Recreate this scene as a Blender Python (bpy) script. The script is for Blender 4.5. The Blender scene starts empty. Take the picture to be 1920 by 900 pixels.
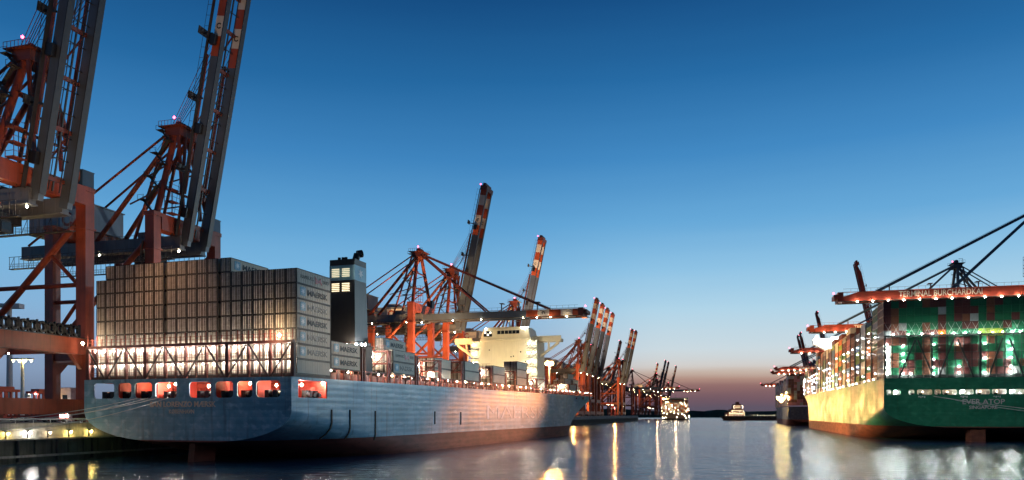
import bpy, math, random
from mathutils import Vector, Matrix
random.seed(11)
R = math.radians
sc = bpy.context.scene
col = sc.collection
V = Vector
CAMZ = 9.6          # eye height over the water
FOC, PCX, PYH = 1460.0, 960.0, 777.0   # lens measured in photograph pixels (used to derive real sizes)

# ------------------------------------------------------------------ helpers
class MB:
    """collects boxes, bars and tubes into ONE mesh"""
    def __init__(s):
        s.v, s.f, s.m = [], [], []
    def add(s, vs, fs, mi=0):
        b = len(s.v)
        s.v += [tuple(p) for p in vs]
        for f in fs:
            s.f.append(tuple(b + i for i in f)); s.m.append(mi)
    def hexa(s, p, mi=0):   # 8 corners, bottom 4 then top 4
        s.add(p, [(0, 3, 2, 1), (4, 5, 6, 7), (0, 1, 5, 4), (1, 2, 6, 5), (2, 3, 7, 6), (3, 0, 4, 7)], mi)
    def bx(s, x0, y0, z0, x1, y1, z1, mi=0):
        s.hexa([(x0, y0, z0), (x1, y0, z0), (x1, y1, z0), (x0, y1, z0), (x0, y0, z1), (x1, y0, z1), (x1, y1, z1), (x0, y1, z1)], mi)
    def beam(s, p, q, w, h=None, mi=0):
        p, q = V(p), V(q); h = h or w
        d = (q - p).normalized()
        up = V((0, 0, 1)) if abs(d.z) < .97 else V((1, 0, 0))
        a = d.cross(up).normalized() * (w / 2); b = a.cross(d).normalized() * (h / 2)
        s.hexa([p - a - b, p + a - b, q + a - b, q - a - b, p - a + b, p + a + b, q + a + b, q - a + b], mi)
    def tube(s, p, q, r, n=8, mi=0, r2=None):
        p, q = V(p), V(q); r2 = r if r2 is None else r2
        d = (q - p).normalized()
        up = V((0, 0, 1)) if abs(d.z) < .97 else V((1, 0, 0))
        a = d.cross(up).normalized(); b = a.cross(d).normalized()
        vs = []
        for c, rr in ((p, r), (q, r2)):
            for k in range(n):
                t = 2 * math.pi * k / n
                vs.append(c + a * (rr * math.cos(t)) + b * (rr * math.sin(t)))
        fs = [(k, (k + 1) % n, n + (k + 1) % n, n + k) for k in range(n)]
        fs += [tuple(range(n - 1, -1, -1)), tuple(range(n, 2 * n))]
        s.add(vs, fs, mi)
    def prism(s, poly, d, mi=0):      # polygon of 3-D points swept by d
        n = len(poly); d = V(d)
        vs = [V(p) for p in poly] + [V(p) + d for p in poly]
        fs = [tuple(range(n - 1, -1, -1)), tuple(range(n, 2 * n))]
        fs += [(k, (k + 1) % n, n + (k + 1) % n, n + k) for k in range(n)]
        s.add(vs, fs, mi)
    def octa(s, c, r, mi=0):
        x, y, z = c
        s.add([(x + r, y, z), (x - r, y, z), (x, y + r, z), (x, y - r, z), (x, y, z + r), (x, y, z - r)],
              [(0, 2, 4), (2, 1, 4), (1, 3, 4), (3, 0, 4), (2, 0, 5), (1, 2, 5), (3, 1, 5), (0, 3, 5)], mi)
    def mesh(s, name, mats, smooth=None):
        me = bpy.data.meshes.new(name)
        me.from_pydata(s.v, [], s.f)
        for m in (mats if isinstance(mats, (list, tuple)) else [mats]):
            me.materials.append(m)
        me.polygons.foreach_set('material_index', s.m)
        if smooth is not None:
            me.polygons.foreach_set('use_smooth', [True] * len(s.f))
            me.set_sharp_from_angle(angle=R(smooth))
        me.update()
        return me
    def build(s, name, mats, parent=None, smooth=None, loc=None):
        return obj(name, s.mesh(name, mats, smooth), parent, loc)

def obj(name, me, parent=None, loc=None):
    o = bpy.data.objects.new(name, me)
    col.objects.link(o)
    if parent is not None: o.parent = parent
    if loc is not None: o.location = loc
    return o

def tag(o, label=None, cat=None, group=None, kind=None):
    if label: o['label'] = label
    if cat: o['category'] = cat
    if group: o['group'] = group
    if kind: o['kind'] = kind
    return o

def thing(name, label, cat, loc=(0, 0, 0), rz=0.0, group=None):
    o = bpy.data.objects.new(name, None)
    col.objects.link(o)
    o.location = loc; o.rotation_euler = (0, 0, rz)
    return tag(o, label, cat, group)

def copy_tree(o, parent=None):
    c = o.copy(); col.objects.link(c)
    if parent is not None: c.parent = parent
    for ch in list(o.children): copy_tree(ch, c)
    return c

# ------------------------------------------------------------------ materials
def nmat(name):
    m = bpy.data.materials.new(name); m.use_nodes = True
    nt = m.node_tree; b = nt.nodes['Principled BSDF']
    return m, nt, b
def N(nt, t, **kw):
    n = nt.nodes.new(t)
    for k, v in kw.items():
        if k in n.inputs: n.inputs[k].default_value = v
        else: setattr(n, k, v)
    return n
def noise(nt, vec, scale, detail=4, sx=(1, 1, 1)):
    mp = N(nt, 'ShaderNodeMapping'); mp.inputs['Scale'].default_value = sx
    nt.links.new(vec, mp.inputs['Vector'])
    n = N(nt, 'ShaderNodeTexNoise', Scale=scale, Detail=detail)
    nt.links.new(mp.outputs[0], n.inputs['Vector'])
    return n.outputs['Fac']
def ramp(nt, fac, stops):
    r = N(nt, 'ShaderNodeValToRGB')
    e = r.color_ramp.elements
    while len(e) < len(stops): e.new(.5)
    for k, (p, c) in enumerate(stops):
        e[k].position = p; e[k].color = (c[0], c[1], c[2], 1)
    nt.links.new(fac, r.inputs[0])
    return r.outputs[0]
def mixc(nt, f, a, b, mode='MIX'):
    m = N(nt, 'ShaderNodeMix', data_type='RGBA', blend_type=mode)
    for s, v in ((0, f), (6, a), (7, b)):
        if hasattr(v, 'is_linked'): nt.links.new(v, m.inputs[s])
        else: m.inputs[s].default_value = v if s == 0 else (v[0], v[1], v[2], 1)
    return m.outputs[2]

def paint(name, c, rough=.5, var=.2, scale=.5, streak=.35, dirt=(.07, .05, .035), rnd=0.0, bump=0.0, metal=0.0, rust=None):
    """painted steel: patchy fade, vertical dirt runs, optional random tint per object"""
    m, nt, b = nmat(name)
    tc = N(nt, 'ShaderNodeTexCoord').outputs['Object']
    lo = tuple(x * (1 - var) for x in c); hi = tuple(min(1, x * (1 + var)) for x in c)
    base = ramp(nt, noise(nt, tc, scale, 5), [(.3, lo), (.7, hi)])
    st = noise(nt, tc, 1.0, 5, (1.7, 1.7, .12))
    sf = ramp(nt, st, [(.48, (0, 0, 0)), (.78, (streak,) * 3)])
    base = mixc(nt, sf, base, dirt)
    if rust is not None:
        rf = ramp(nt, noise(nt, tc, .35, 9, (1, 1, .35)), [(.58, (0, 0, 0)), (.74, (rust,) * 3)])
        base = mixc(nt, rf, base, (.17, .075, .03))
    if rnd:
        oi = N(nt, 'ShaderNodeObjectInfo').outputs['Random']
        tint = ramp(nt, oi, [(0, (1 - rnd,) * 3), (.5, (1, 1 - rnd * .25, 1 - rnd * .5)), (1, (1, 1, 1))])
        base = mixc(nt, 1.0, base, tint, 'MULTIPLY')
    nt.links.new(base, b.inputs['Base Color'])
    b.inputs['Roughness'].default_value = rough
    b.inputs['Metallic'].default_value = metal
    if bump:
        bp = N(nt, 'ShaderNodeBump', Strength=bump, Distance=.3)
        nt.links.new(noise(nt, tc, 1.2, 3), bp.inputs['Height'])
        nt.links.new(bp.outputs[0], b.inputs['Normal'])
    return m

def emit(name, c, s):
    m, nt, b = nmat(name)
    b.inputs['Base Color'].default_value = (.8, .8, .8, 1)
    b.inputs['Emission Color'].default_value = (*c, 1)
    b.inputs['Emission Strength'].default_value = s
    return m

def hull_mat(name, top, boot, zline, gloss, fade, plate=2.6, rustk=.5):
    """ship side: topside paint over red antifouling below zline, plate dents, rust runs, scuffs"""
    m, nt, b = nmat(name)
    tc = N(nt, 'ShaderNodeTexCoord').outputs['Object']
    sep = N(nt, 'ShaderNodeSeparateXYZ'); nt.links.new(tc, sep.inputs[0])
    patch = noise(nt, tc, .09, 8, (1, 1, 1.6))
    a = ramp(nt, patch, [(.33, tuple(x * .78 for x in top)), (.5, top), (.7, fade)])
    mid = ramp(nt, noise(nt, tc, .32, 7, (1, .45, 1.2)), [(.36, tuple(x * .62 for x in top)), (.52, top), (.68, fade)])
    a = mixc(nt, .45, a, mid)
    sw = N(nt, 'ShaderNodeTexWave', Scale=.31 / plate * 2, Distortion=.25, Detail=2); sw.bands_direction = 'Z'; nt.links.new(tc, sw.inputs['Vector'])
    seam = ramp(nt, sw.outputs['Fac'], [(.0, (.22,) * 3), (.06, (0, 0, 0))])
    a = mixc(nt, seam, a, tuple(x * .45 for x in top))
    scuff = ramp(nt, noise(nt, tc, .5, 9, (1, .25, 1.5)), [(.53, (0, 0, 0)), (.7, (.6,) * 3)])
    a = mixc(nt, scuff, a, tuple(min(1, x * 1.25) for x in fade))
    run = ramp(nt, noise(nt, tc, .8, 6, (1.5, 1.5, .1)), [(.54, (0, 0, 0)), (.74, (rustk,) * 3)])
    a = mixc(nt, run, a, (.075, .04, .02))
    r0 = ramp(nt, noise(nt, tc, .3, 9, (1, .5, 2)), [(.35, tuple(x * .55 for x in boot)), (.7, boot)])
    r0 = mixc(nt, ramp(nt, noise(nt, tc, 1.4, 6, (1, .3, 2)), [(.6, (0, 0, 0)), (.75, (.8,) * 3)]), r0, (.045, .02, .015))
    gt = N(nt, 'ShaderNodeMath', operation='GREATER_THAN'); nt.links.new(sep.outputs['Z'], gt.inputs[0]); gt.inputs[1].default_value = zline
    c = mixc(nt, gt.outputs[0], r0, a)
    nt.links.new(c, b.inputs['Base Color'])
    rr = ramp(nt, patch, [(.3, (gloss,) * 3), (.75, (min(1, gloss + .22),) * 3)])
    nt.links.new(mixc(nt, gt.outputs[0], (.72, .72, .72), rr), b.inputs['Roughness'])
    wv = N(nt, 'ShaderNodeTexWave', Scale=.31 / plate * 2, Distortion=.6, Detail=1); wv.bands_direction = 'Z'
    nt.links.new(tc, wv.inputs['Vector'])
    wy = N(nt, 'ShaderNodeTexWave', Scale=.06, Distortion=1.2, Detail=1); wy.bands_direction = 'Y'
    nt.links.new(tc, wy.inputs['Vector'])
    ad = N(nt, 'ShaderNodeMath', operation='ADD'); nt.links.new(wv.outputs['Fac'], ad.inputs[0]); nt.links.new(wy.outputs['Fac'], ad.inputs[1])
    bp = N(nt, 'ShaderNodeBump', Strength=.13, Distance=.1)
    nt.links.new(ad.outputs[0], bp.inputs['Height'])
    nt.links.new(bp.outputs[0], b.inputs['Normal'])
    return m

M = {}
M['crane_red'] = paint('crane_red', (.30, .06, .028), .5, .3, .25, .55, (.06, .025, .02))
M['crane_dark'] = paint('crane_dark', (.16, .035, .022), .55, .2, .4, .4)
M['girder_grey'] = paint('girder_grey', (.11, .125, .15), .45, .2, .2, .3)
M['boom_grey'] = paint('boom_grey', (.075, .10, .14), .45, .15, .2, .25, (.05, .05, .055))
M['band_white'] = paint('band_white', (.72, .66, .58), .5, .1, .3, .15)
M['band_red'] = paint('band_red', (.42, .075, .025), .5, .15, .3, .3)
M['rope'] = paint('rope', (.035, .035, .04), .5, .2, 1, .1)
M['house_grey'] = paint('house_grey', (.2, .23, .27), .5, .15, .3, .2)
M['navy'] = paint('navy', (.03, .06, .1), .45, .2, .4, .2)
M['black'] = paint('black', (.010, .010, .012), .5, .3, 1, .2)
M['bk_red'] = paint('bk_red', (.30, .05, .035), .5, .2, .3, .3)
M['bk_blue'] = paint('bk_blue', (.035, .07, .13), .5, .2, .4, .2)
M['white'] = paint('white', (.78, .78, .75), .5, .08, .5, .1)
M['ink'] = paint('ink', (.02, .022, .03), .6, .1, 2, 0)
M['emblem_blue'] = paint('emblem_blue', (.22, .42, .52), .55, .1, 1, .1)
M['ship_blue_light'] = paint('ship_blue_light', (.2, .42, .52), .5, .1, .4, .1)
M['logo_red'] = paint('logo_red', (.45, .04, .05), .5, .1, 1, 0)
M['tan'] = paint('tan', (.85, .62, .42), .6, .15, 1, .15)
M['pink_grey'] = paint('pink_grey', (.6, .5, .5), .6, .2, 1, .2)
M['hull_text'] = paint('hull_text', (.5, .6, .66), .5, .35, .35, .6)
M['red_deck'] = paint('red_deck', (.6, .062, .035), .55, .2, .4, .3)
M['lash_frame'] = paint('lash_frame', (.1, .026, .02), .6, .25, .5, .4)
M['lash_red'] = paint('lash_red', (.26, .05, .032), .55, .25, .5, .4)
M['lash_dark'] = paint('lash_dark', (.05, .025, .022), .6, .2, .5, .2)
M['lash_black'] = paint('lash_black', (.03, .038, .035), .5, .2, .5, .2)
M['rod'] = paint('rod', (.5, .5, .46), .4, .1, 1, .1)
M['cream'] = paint('cream', (.74, .66, .46), .5, .07, .2, .12)
M['glass'] = paint('glass', (.012, .014, .018), .12, .1, .3, 0)
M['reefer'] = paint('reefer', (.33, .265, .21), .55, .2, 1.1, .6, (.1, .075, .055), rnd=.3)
M['reefer_frame'] = paint('reefer_frame', (.085, .068, .055), .6, .2, 1, .4, rnd=.2)  # posts and rails darkened to draw the shaded gaps between boxes
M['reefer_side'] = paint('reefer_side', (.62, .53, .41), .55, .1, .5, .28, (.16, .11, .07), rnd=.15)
M['bar_pale'] = paint('bar_pale', (.62, .53, .44), .45, .25, 1.2, .5)
M['bar'] = paint('bar', (.09, .07, .06), .5, .2, 1, .3)
M['tug_rust'] = paint('tug_rust', (.075, .06, .035), .8, .4, .6, .5)
M['hull_blue'] = hull_mat('hull_blue', (.17, .37, .485), (.3, .08, .055), 4.45, .34, (.4, .55, .62))
M['hull_green'] = hull_mat('hull_green', (.022, .2, .105), (.26, .08, .05), 5.4, .33, (.05, .25, .14), rustk=.2)
M['hull_navy'] = hull_mat('hull_navy', (.035, .05, .085), (.2, .06, .04), 5.0, .45, (.09, .1, .13))
M['hull_dull'] = hull_mat('hull_dull', (.06, .045, .04), (.15, .04, .03), 1.5, .5, (.12, .09, .07))
M['concrete'] = paint('concrete', (.3, .29, .26), .85, .25, .3, .5, (.07, .07, .05), bump=.3)
M['concrete_dark'] = paint('concrete_dark', (.10, .10, .075), .9, .3, .3, .6, (.03, .035, .02), bump=.4)
M['asphalt'] = paint('asphalt', (.07, .07, .07), .85, .25, .05, .0, bump=.1)
M['carrier_red'] = paint('carrier_red', (.45, .05, .04), .5, .15, .6, .2)
M['foliage'] = paint('foliage', (.035, .05, .03), .95, .5, .02, .0)
BOX = {}
for k, c in dict(green=(.013, .14, .065), maroon=(.115, .034, .03), brown=(.2, .075, .04), grey=(.3, .32, .32), orange=(.5, .15, .035),
                 white=(.62, .62, .58), blue=(.035, .12, .3), lime=(.22, .36, .05), pink=(.42, .17, .2)).items():
    BOX[k] = paint('box_' + k, c, .5, .15, .6, .35, tuple(x * .3 for x in c), rnd=.25)
WARM, WHITE, SODIUM, PINK = (1, .78, .5), (1, .95, .86), (1, .5, .14), (1, .12, .22)
E = {'white': emit('lamp_white', WHITE, 520), 'warm': emit('lamp_warm', WARM, 420), 'sodium': emit('lamp_sodium', SODIUM, 500),
     'pink': emit('lamp_pink', (1, .06, .14), 14), 'cool': emit('lamp_cool', (.9, 1, .95), 620), 'frame': emit('lamp_frame', (.9, 1, .95), 620), 'soft': emit('lamp_soft', (1, .8, .5), 60),
     'yellow': emit('lamp_yellow', (1, .72, .2), 300), 'big': emit('lamp_big', SODIUM, 4500), 'lash': emit('lamp_lashing', (1, .9, .78), 560), 'bay': emit('lamp_bay', (1, .88, .7), 1500), 'bays': emit('lamp_bay_sodium', (1, .55, .2), 1400), 'deck': emit('lamp_deck', (1, .7, .5), 200), 'side': emit('lamp_side', (.95, 1, .97), 110), 'dim': emit('lamp_dim', (1, .75, .45), 120)}
LAMPM = {}
def lamp(parent, p, kind='white', r=.25, name='floodlight'):
    k = (kind, r)
    if k not in LAMPM:
        b = MB(); b.octa((0, 0, 0), r); LAMPM[k] = b.mesh('lamp_bulb', E[kind])
    return obj(name, LAMPM[k], parent, p)

def to_mesh_obj(o, mtx, name, mat, parent):
    dg = bpy.context.evaluated_depsgraph_get(); dg.update()
    me = bpy.data.meshes.new_from_object(o.evaluated_get(dg))
    me.transform(mtx); me.materials.clear(); me.materials.append(mat)
    cd = o.data
    bpy.data.objects.remove(o); bpy.data.curves.remove(cd)
    me.name = name
    return obj(name, me, parent)
AFT = Matrix(((1, 0, 0), (0, 0, -1), (0, 1, 0)))        # readable from -y
STB = Matrix(((0, 0, 1), (1, 0, 0), (0, 1, 0)))         # readable from +x
FWD = Matrix(((-1, 0, 0), (0, 0, 1), (0, 1, 0)))        # readable from +y
def lettering(s, size, pos, rot, mat, parent, width=None, bold=.0, name='lettering'):
    cu = bpy.data.curves.new('t', 'FONT'); cu.body = s; cu.size = size
    cu.align_x = 'CENTER'; cu.align_y = 'CENTER'; cu.extrude = .015; cu.offset = bold; cu.resolution_u = 3
    o = bpy.data.objects.new('t', cu); col.objects.link(o)
    bpy.context.view_layer.update()
    sx = width / max(.01, o.dimensions.x) if width else 1
    mt = Matrix.Translation(pos) @ rot.to_4x4() @ Matrix.Diagonal((sx, 1, 1, 1))
    return to_mesh_obj(o, mt, name, mat, parent)
def plate(outline, holes, thick, mtx, name, mat, parent):
    """flat steel plate cut from an outline with real holes"""
    cu = bpy.data.curves.new('p', 'CURVE'); cu.dimensions = '2D'; cu.fill_mode = 'BOTH'; cu.extrude = thick / 2
    for lp in [outline] + holes:
        sp = cu.splines.new('POLY'); sp.points.add(len(lp) - 1)
        for k, (x, y) in enumerate(lp): sp.points[k].co = (x, y, 0, 1)
        sp.use_cyclic_u = True
    o = bpy.data.objects.new('p', cu); col.objects.link(o)
    return to_mesh_obj(o, mtx, name, mat, parent)
def rrect(x0, y0, x1, y1, r, n=4):
    out = []
    for cx, cy, a in ((x1 - r, y1 - r, 0), (x0 + r, y1 - r, 90), (x0 + r, y0 + r, 180), (x1 - r, y0 + r, 270)):
        for k in range(n + 1):
            t = R(a + 90 * k / n); out.append((cx + r * math.cos(t), cy + r * math.sin(t)))
    return out
def star(c, r, n, rot, thick, mat, parent, name='emblem_star', inner=.42):
    cx, cy, cz = c; pts = []
    for k in range(2 * n):
        rr = r if k % 2 == 0 else r * inner
        t = math.pi / 2 + math.pi * k / n
        pts.append((rr * math.cos(t), rr * math.sin(t)))
    return plate(pts, [], thick, Matrix.Translation(c) @ rot.to_4x4(), name, mat, parent)

def point(p, power, c, r=.3):
    l = bpy.data.lights.new('lamp_or_fill_light', 'POINT'); l.energy = power; l.color = c; l.shadow_soft_size = r
    o = bpy.data.objects.new('lamp_or_fill_light', l); col.objects.link(o); o.location = p
    return o
def spot(p, tgt, power, c, ang, blend=1.0, r=.6):
    l = bpy.data.lights.new('flood_or_fill_light', 'SPOT'); l.energy = power; l.color = c; l.shadow_soft_size = r
    l.spot_size = R(ang); l.spot_blend = blend
    o = bpy.data.objects.new('flood_or_fill_light', l); col.objects.link(o); o.location = p
    o.rotation_euler = (V(tgt) - V(p)).to_track_quat('-Z', 'Y').to_euler()
    return o
ORD = ['', 'first', 'second', 'third', 'fourth', 'fifth', 'sixth', 'seventh', 'eighth', 'ninth', 'tenth', 'eleventh', 'twelfth', 'thirteenth',
       'fourteenth', 'fifteenth', 'sixteenth', 'seventeenth', 'eighteenth', 'nineteenth', 'twentieth']

# ------------------------------------------------------------------ camera, sky, render settings
cam = bpy.data.cameras.new('Camera'); co = bpy.data.objects.new('Camera', cam); col.objects.link(co)
co.location = (0, 0, CAMZ); co.rotation_euler = (R(90), 0, 0)
cam.sensor_width = 36; cam.lens = FOC / 1920 * 36; cam.shift_y = (PYH - 450) / 1920
cam.clip_start = .5; cam.clip_end = 20000
sc.camera = co
sc.view_settings.view_transform = 'Standard'; sc.view_settings.look = 'None'
sc.view_settings.exposure = 0; sc.view_settings.gamma = 1
sc.render.engine = 'CYCLES'
cy = sc.cycles
cy.use_denoising = True
try: cy.denoiser = 'OPENIMAGEDENOISE'; cy.denoising_input_passes = 'RGB_ALBEDO_NORMAL'
except Exception: pass
cy.sample_clamp_indirect = 3; cy.max_bounces = 5; cy.diffuse_bounces = 3; cy.glossy_bounces = 3
cy.caustics_reflective = False; cy.caustics_refractive = False; cy.use_adaptive_sampling = False; cy.use_light_tree = True
sc.render.filter_size = .95

w = bpy.data.worlds.new('World'); sc.world = w; w.use_nodes = True
nt = w.node_tree; nt.nodes.clear()
tc = N(nt, 'ShaderNodeTexCoord')
sep = N(nt, 'ShaderNodeSeparateXYZ'); nt.links.new(tc.outputs['Generated'], sep.inputs[0])
def srgb(*c): return tuple(((x / 255 + .055) / 1.055) ** 2.4 if x > 10 else x / 255 / 12.92 for x in c)
DUSK = [(.0, (92, 84, 100)), (.008, (95, 86, 102)), (.018, (112, 88, 100)), (.034, (142, 106, 106)), (.043, (176, 142, 130)), (.052, (198, 180, 168)),
        (.060, (209, 206, 203)), (.080, (203, 217, 224)), (.13, (176, 212, 232)), (.18, (142, 194, 228)), (.235, (102, 168, 216)), (.31, (66, 137, 195)),
        (.39, (38, 107, 165)), (.47, (22, 79, 134)), (.7, (12, 48, 92)), (1.0, (8, 30, 64))]
mz = N(nt, 'ShaderNodeMath', operation='MULTIPLY_ADD')   # thin uneven haze layers
nt.links.new(noise(nt, tc.outputs['Generated'], 3.0, 5, (1, 1, 16)), mz.inputs[0]); mz.inputs[1].default_value = .012
off = N(nt, 'ShaderNodeMath', operation='ADD'); nt.links.new(sep.outputs['Z'], off.inputs[0]); off.inputs[1].default_value = -.006
nt.links.new(off.outputs[0], mz.inputs[2])
sky = ramp(nt, mz.outputs[0], [(p, srgb(*c)) for p, c in DUSK])
SIDE = [(.0, (102, 114, 138)), (.02, (114, 129, 154)), (.05, (132, 154, 184)), (.08, (140, 164, 196)), (.12, (134, 178, 215)), (.18, (120, 180, 222)),
        (.235, (94, 161, 211)), (.31, (62, 132, 190)), (.39, (36, 104, 161)), (.47, (21, 77, 131)), (.7, (12, 48, 92)), (1.0, (8, 30, 64))]
sky2 = ramp(nt, mz.outputs[0], [(p, srgb(*c)) for p, c in SIDE])
az = N(nt, 'ShaderNodeMapRange', interpolation_type='SMOOTHSTEP'); nt.links.new(sep.outputs['X'], az.inputs[0])
az.inputs[1].default_value = -.06; az.inputs[2].default_value = .2
sky = mixc(nt, az.outputs[0], sky2, sky)     # the after-glow sits low over the harbour mouth
# darker towards the night side behind the camera
ny = N(nt, 'ShaderNodeMapRange'); nt.links.new(sep.outputs['Y'], ny.inputs[0])
ny.inputs[1].default_value = -1.0; ny.inputs[2].default_value = -.3; ny.inputs[3].default_value = .05; ny.inputs[4].default_value = 1.0
dim = N(nt, 'ShaderNodeVectorMath', operation='SCALE'); nt.links.new(sky, dim.inputs[0]); nt.links.new(ny.outputs[0], dim.inputs['Scale'])
b1 = N(nt, 'ShaderNodeBackground', Strength=1.0); nt.links.new(dim.outputs[0], b1.inputs[0])
nish = N(nt, 'ShaderNodeTexSky'); nish.sky_type = 'NISHITA'; nish.sun_disc = False; nish.sun_elevation = R(-5); nish.sun_rotation = R(14)
b2 = N(nt, 'ShaderNodeBackground', Strength=.05); nt.links.new(nish.outputs[0], b2.inputs[0])
ads = N(nt, 'ShaderNodeAddShader'); nt.links.new(b1.outputs[0], ads.inputs[0]); nt.links.new(b2.outputs[0], ads.inputs[1])
wo = N(nt, 'ShaderNodeOutputWorld'); nt.links.new(ads.outputs[0], wo.inputs[0])

# ------------------------------------------------------------------ water, shore, quays
def water_mat():
    m, nt, b = nmat('harbour_water')
    tc = N(nt, 'ShaderNodeTexCoord').outputs['Object']
    b.inputs['Base Color'].default_value = (.016, .055, .11, 1)
    b.inputs['IOR'].default_value = 1.33
    rr = ramp(nt, noise(nt, tc, .012, 4, (.5, 1.6, 1)), [(.35, (.1,) * 3), (.68, (.17,) * 3)])
    nt.links.new(rr, b.inputs['Roughness'])
    n1 = noise(nt, tc, .42, 5, (.5, 1, 1)); n2 = noise(nt, tc, .03, 5, (.35, 1.5, 1))
    ad = N(nt, 'ShaderNodeMath', operation='MULTIPLY_ADD'); nt.links.new(n2, ad.inputs[0]); ad.inputs[1].default_value = 1.3; nt.links.new(n1, ad.inputs[2])
    bp = N(nt, 'ShaderNodeBump', Strength=.8, Distance=.6); nt.links.new(ad.outputs[0], bp.inputs['Height'])
    nt.links.new(bp.outputs[0], b.inputs['Normal'])
    return m
b = MB(); b.add([(-9000, -400, 0), (9000, -400, 0), (9000, 14000, 0), (-9000, 14000, 0)], [(0, 1, 2, 3)])
tag(b.build('water', water_mat()), kind='structure')

def hill_strip():
    b = MB(); n = 240; x0, x1, y = -2600, 3600, 2500
    fr, bk = [], []
    for k in range(n + 1):
        x = x0 + (x1 - x0) * k / n
        h = 21 + 5 * math.sin(x * .006) + 3 * math.sin(x * .021 + 1) + random.uniform(-2.2, 2.2)
        if x > 640: h += 5
        fr.append((x, y + random.uniform(-8, 8), h))
    vs = []
    for (x, yy, h) in fr: vs += [(x, yy - 30, -1), (x, yy - 14, h * .6), (x, yy, h), (x, yy + 120, h * .9), (x, yy + 300, -1)]
    fs = []
    for k in range(n):
        for j in range(4):
            a = k * 5 + j; fs.append((a, a + 5, a + 6, a + 1))
    b.add(vs, fs)
    return b
tag(hill_strip().build('hills', M['foliage']), kind='structure')

QH = R(15.94)                      # heading of the left quay
QZ = 7.9                           # quay top over the water
def qpt(Z, off=0.0):               # a point beside the left waterside crane rail, off metres towards the water
    x = -93 + .2856 * (Z - 169.7)
    return V((x + off * math.cos(QH), Z - off * math.sin(QH), 0))
QO = qpt(158.6)
def qlocal(x, y, z): return (QO.x + x * math.cos(QH) + y * math.sin(QH), QO.y - x * math.sin(QH) + y * math.cos(QH), z)
b = MB()
b.bx(-900, -260, -4, 2.2, 1000, QZ)
o = b.build('quay_ground', M['asphalt']); o.location = (QO.x, QO.y, 0); o.rotation_euler = (0, 0, -QH); tag(o, kind='structure')
qw = thing('quay_wall', 'long stained concrete quay wall with a white guard pipe along the left bank', 'quay wall', (QO.x, QO.y, 0), -QH)
b = MB()
b.bx(2.204, -260, 4.9, 3.0, 1000, QZ - .01)
b.build('coping', M['concrete'], qw)
b = MB(); b.bx(2.204, -260, -4, 2.8, 1000, 4.896)
for k in range(-60, 250):
    b.bx(2.81, k * 4, 1.7, 3.25, k * 4 + 2.4, 4.6, 0)
b.build('lower_wall', M['concrete_dark'], qw)
b = MB(); b.tube((2.7, -260, QZ + .75), (2.7, 300, QZ + .75), .16)
for k in range(-60, 75): b.beam((2.7, k * 4, QZ - .02), (2.7, k * 4, QZ + .62), .1)
b.build('guard_pipe', M['white'], qw)
b = MB()
for k in range(-30, 60): b.tube((3.28, k * 9 + 1, .4), (3.28, k * 9 + 1, 4.9), .28)
b.build('fender_pile', M['black'], qw)
b = MB(); b.bx(3.02, -260, 4.55, 3.75, 240, 4.88); b.bx(3.3, -260, 1.2, 3.6, 240, 1.65)
b.build('waling', M['concrete'], qw)

QH2 = R(16.0)                      # right quay, starboard of the green ship
S2 = (160.85, 266.5)
b = MB(); b.bx(34.5, -220, -4, 800, 900, 7.5)
o = b.build('right_quay_ground', M['asphalt']); o.location = (S2[0], S2[1], 0); o.rotation_euler = (0, 0, -QH2); tag(o, kind='structure')
o.name = 'quay_ground'

# ------------------------------------------------------------------ ships
def section(L, P):
    """half section (x, z) of the hull from keel line to deck edge at distance L from the transom"""
    t = min(1.0, L / P['run'])
    zc = P['zc'] * (1 - t) - 1.0 * t
    zb = P['zb'] + (-5 - P['zb']) * min(1, L / (P['run'] * .75))
    a = P['a'] * (1 - t) + 9 * t
    B2, bs, Ld, Lw, dk = P['B'] / 2, P['bs'], P['L'], P['L'] - P['rake'], P['deck'](L)
    bd = bw = B2
    if L > bs:
        s = (L - bs) / (Ld - bs); bd = B2 * max(0.0, 1 - s ** P['full']) ** .62
    b2 = bs - 30
    if L > b2:
        s = min(1, (L - b2) / (Lw - b2)); bw = B2 * (1 - s ** P.get('fine', 1.7))
    out = []
    if L <= Lw:
        a = min(a, bw * .95)
        out.append((0, zb))
        for k in range(9):
            f = R(90 * k / 8); out.append((bw - a + a * math.sin(f), zc - (zc - zb) * math.cos(f)))
        for z in (max(zc + .5, 2.0) if zc < 2 else zc + .2 * (P['zs'] - zc), zc + .55 * (P['zs'] - zc), P['zs'], P['zt'], dk):
            q = max(0, (z - zc) / (dk - zc))
            out.append((bw + (bd - bw) * q ** 1.4, z))
    else:
        zs = dk * min(1, ((L - Lw) / (Ld - Lw))) ** .85 * .97
        n = 15
        for k in range(n):
            q = k / (n - 1); out.append((bd * q ** .8, zs + (dk - zs) * q))
    return out
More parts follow.
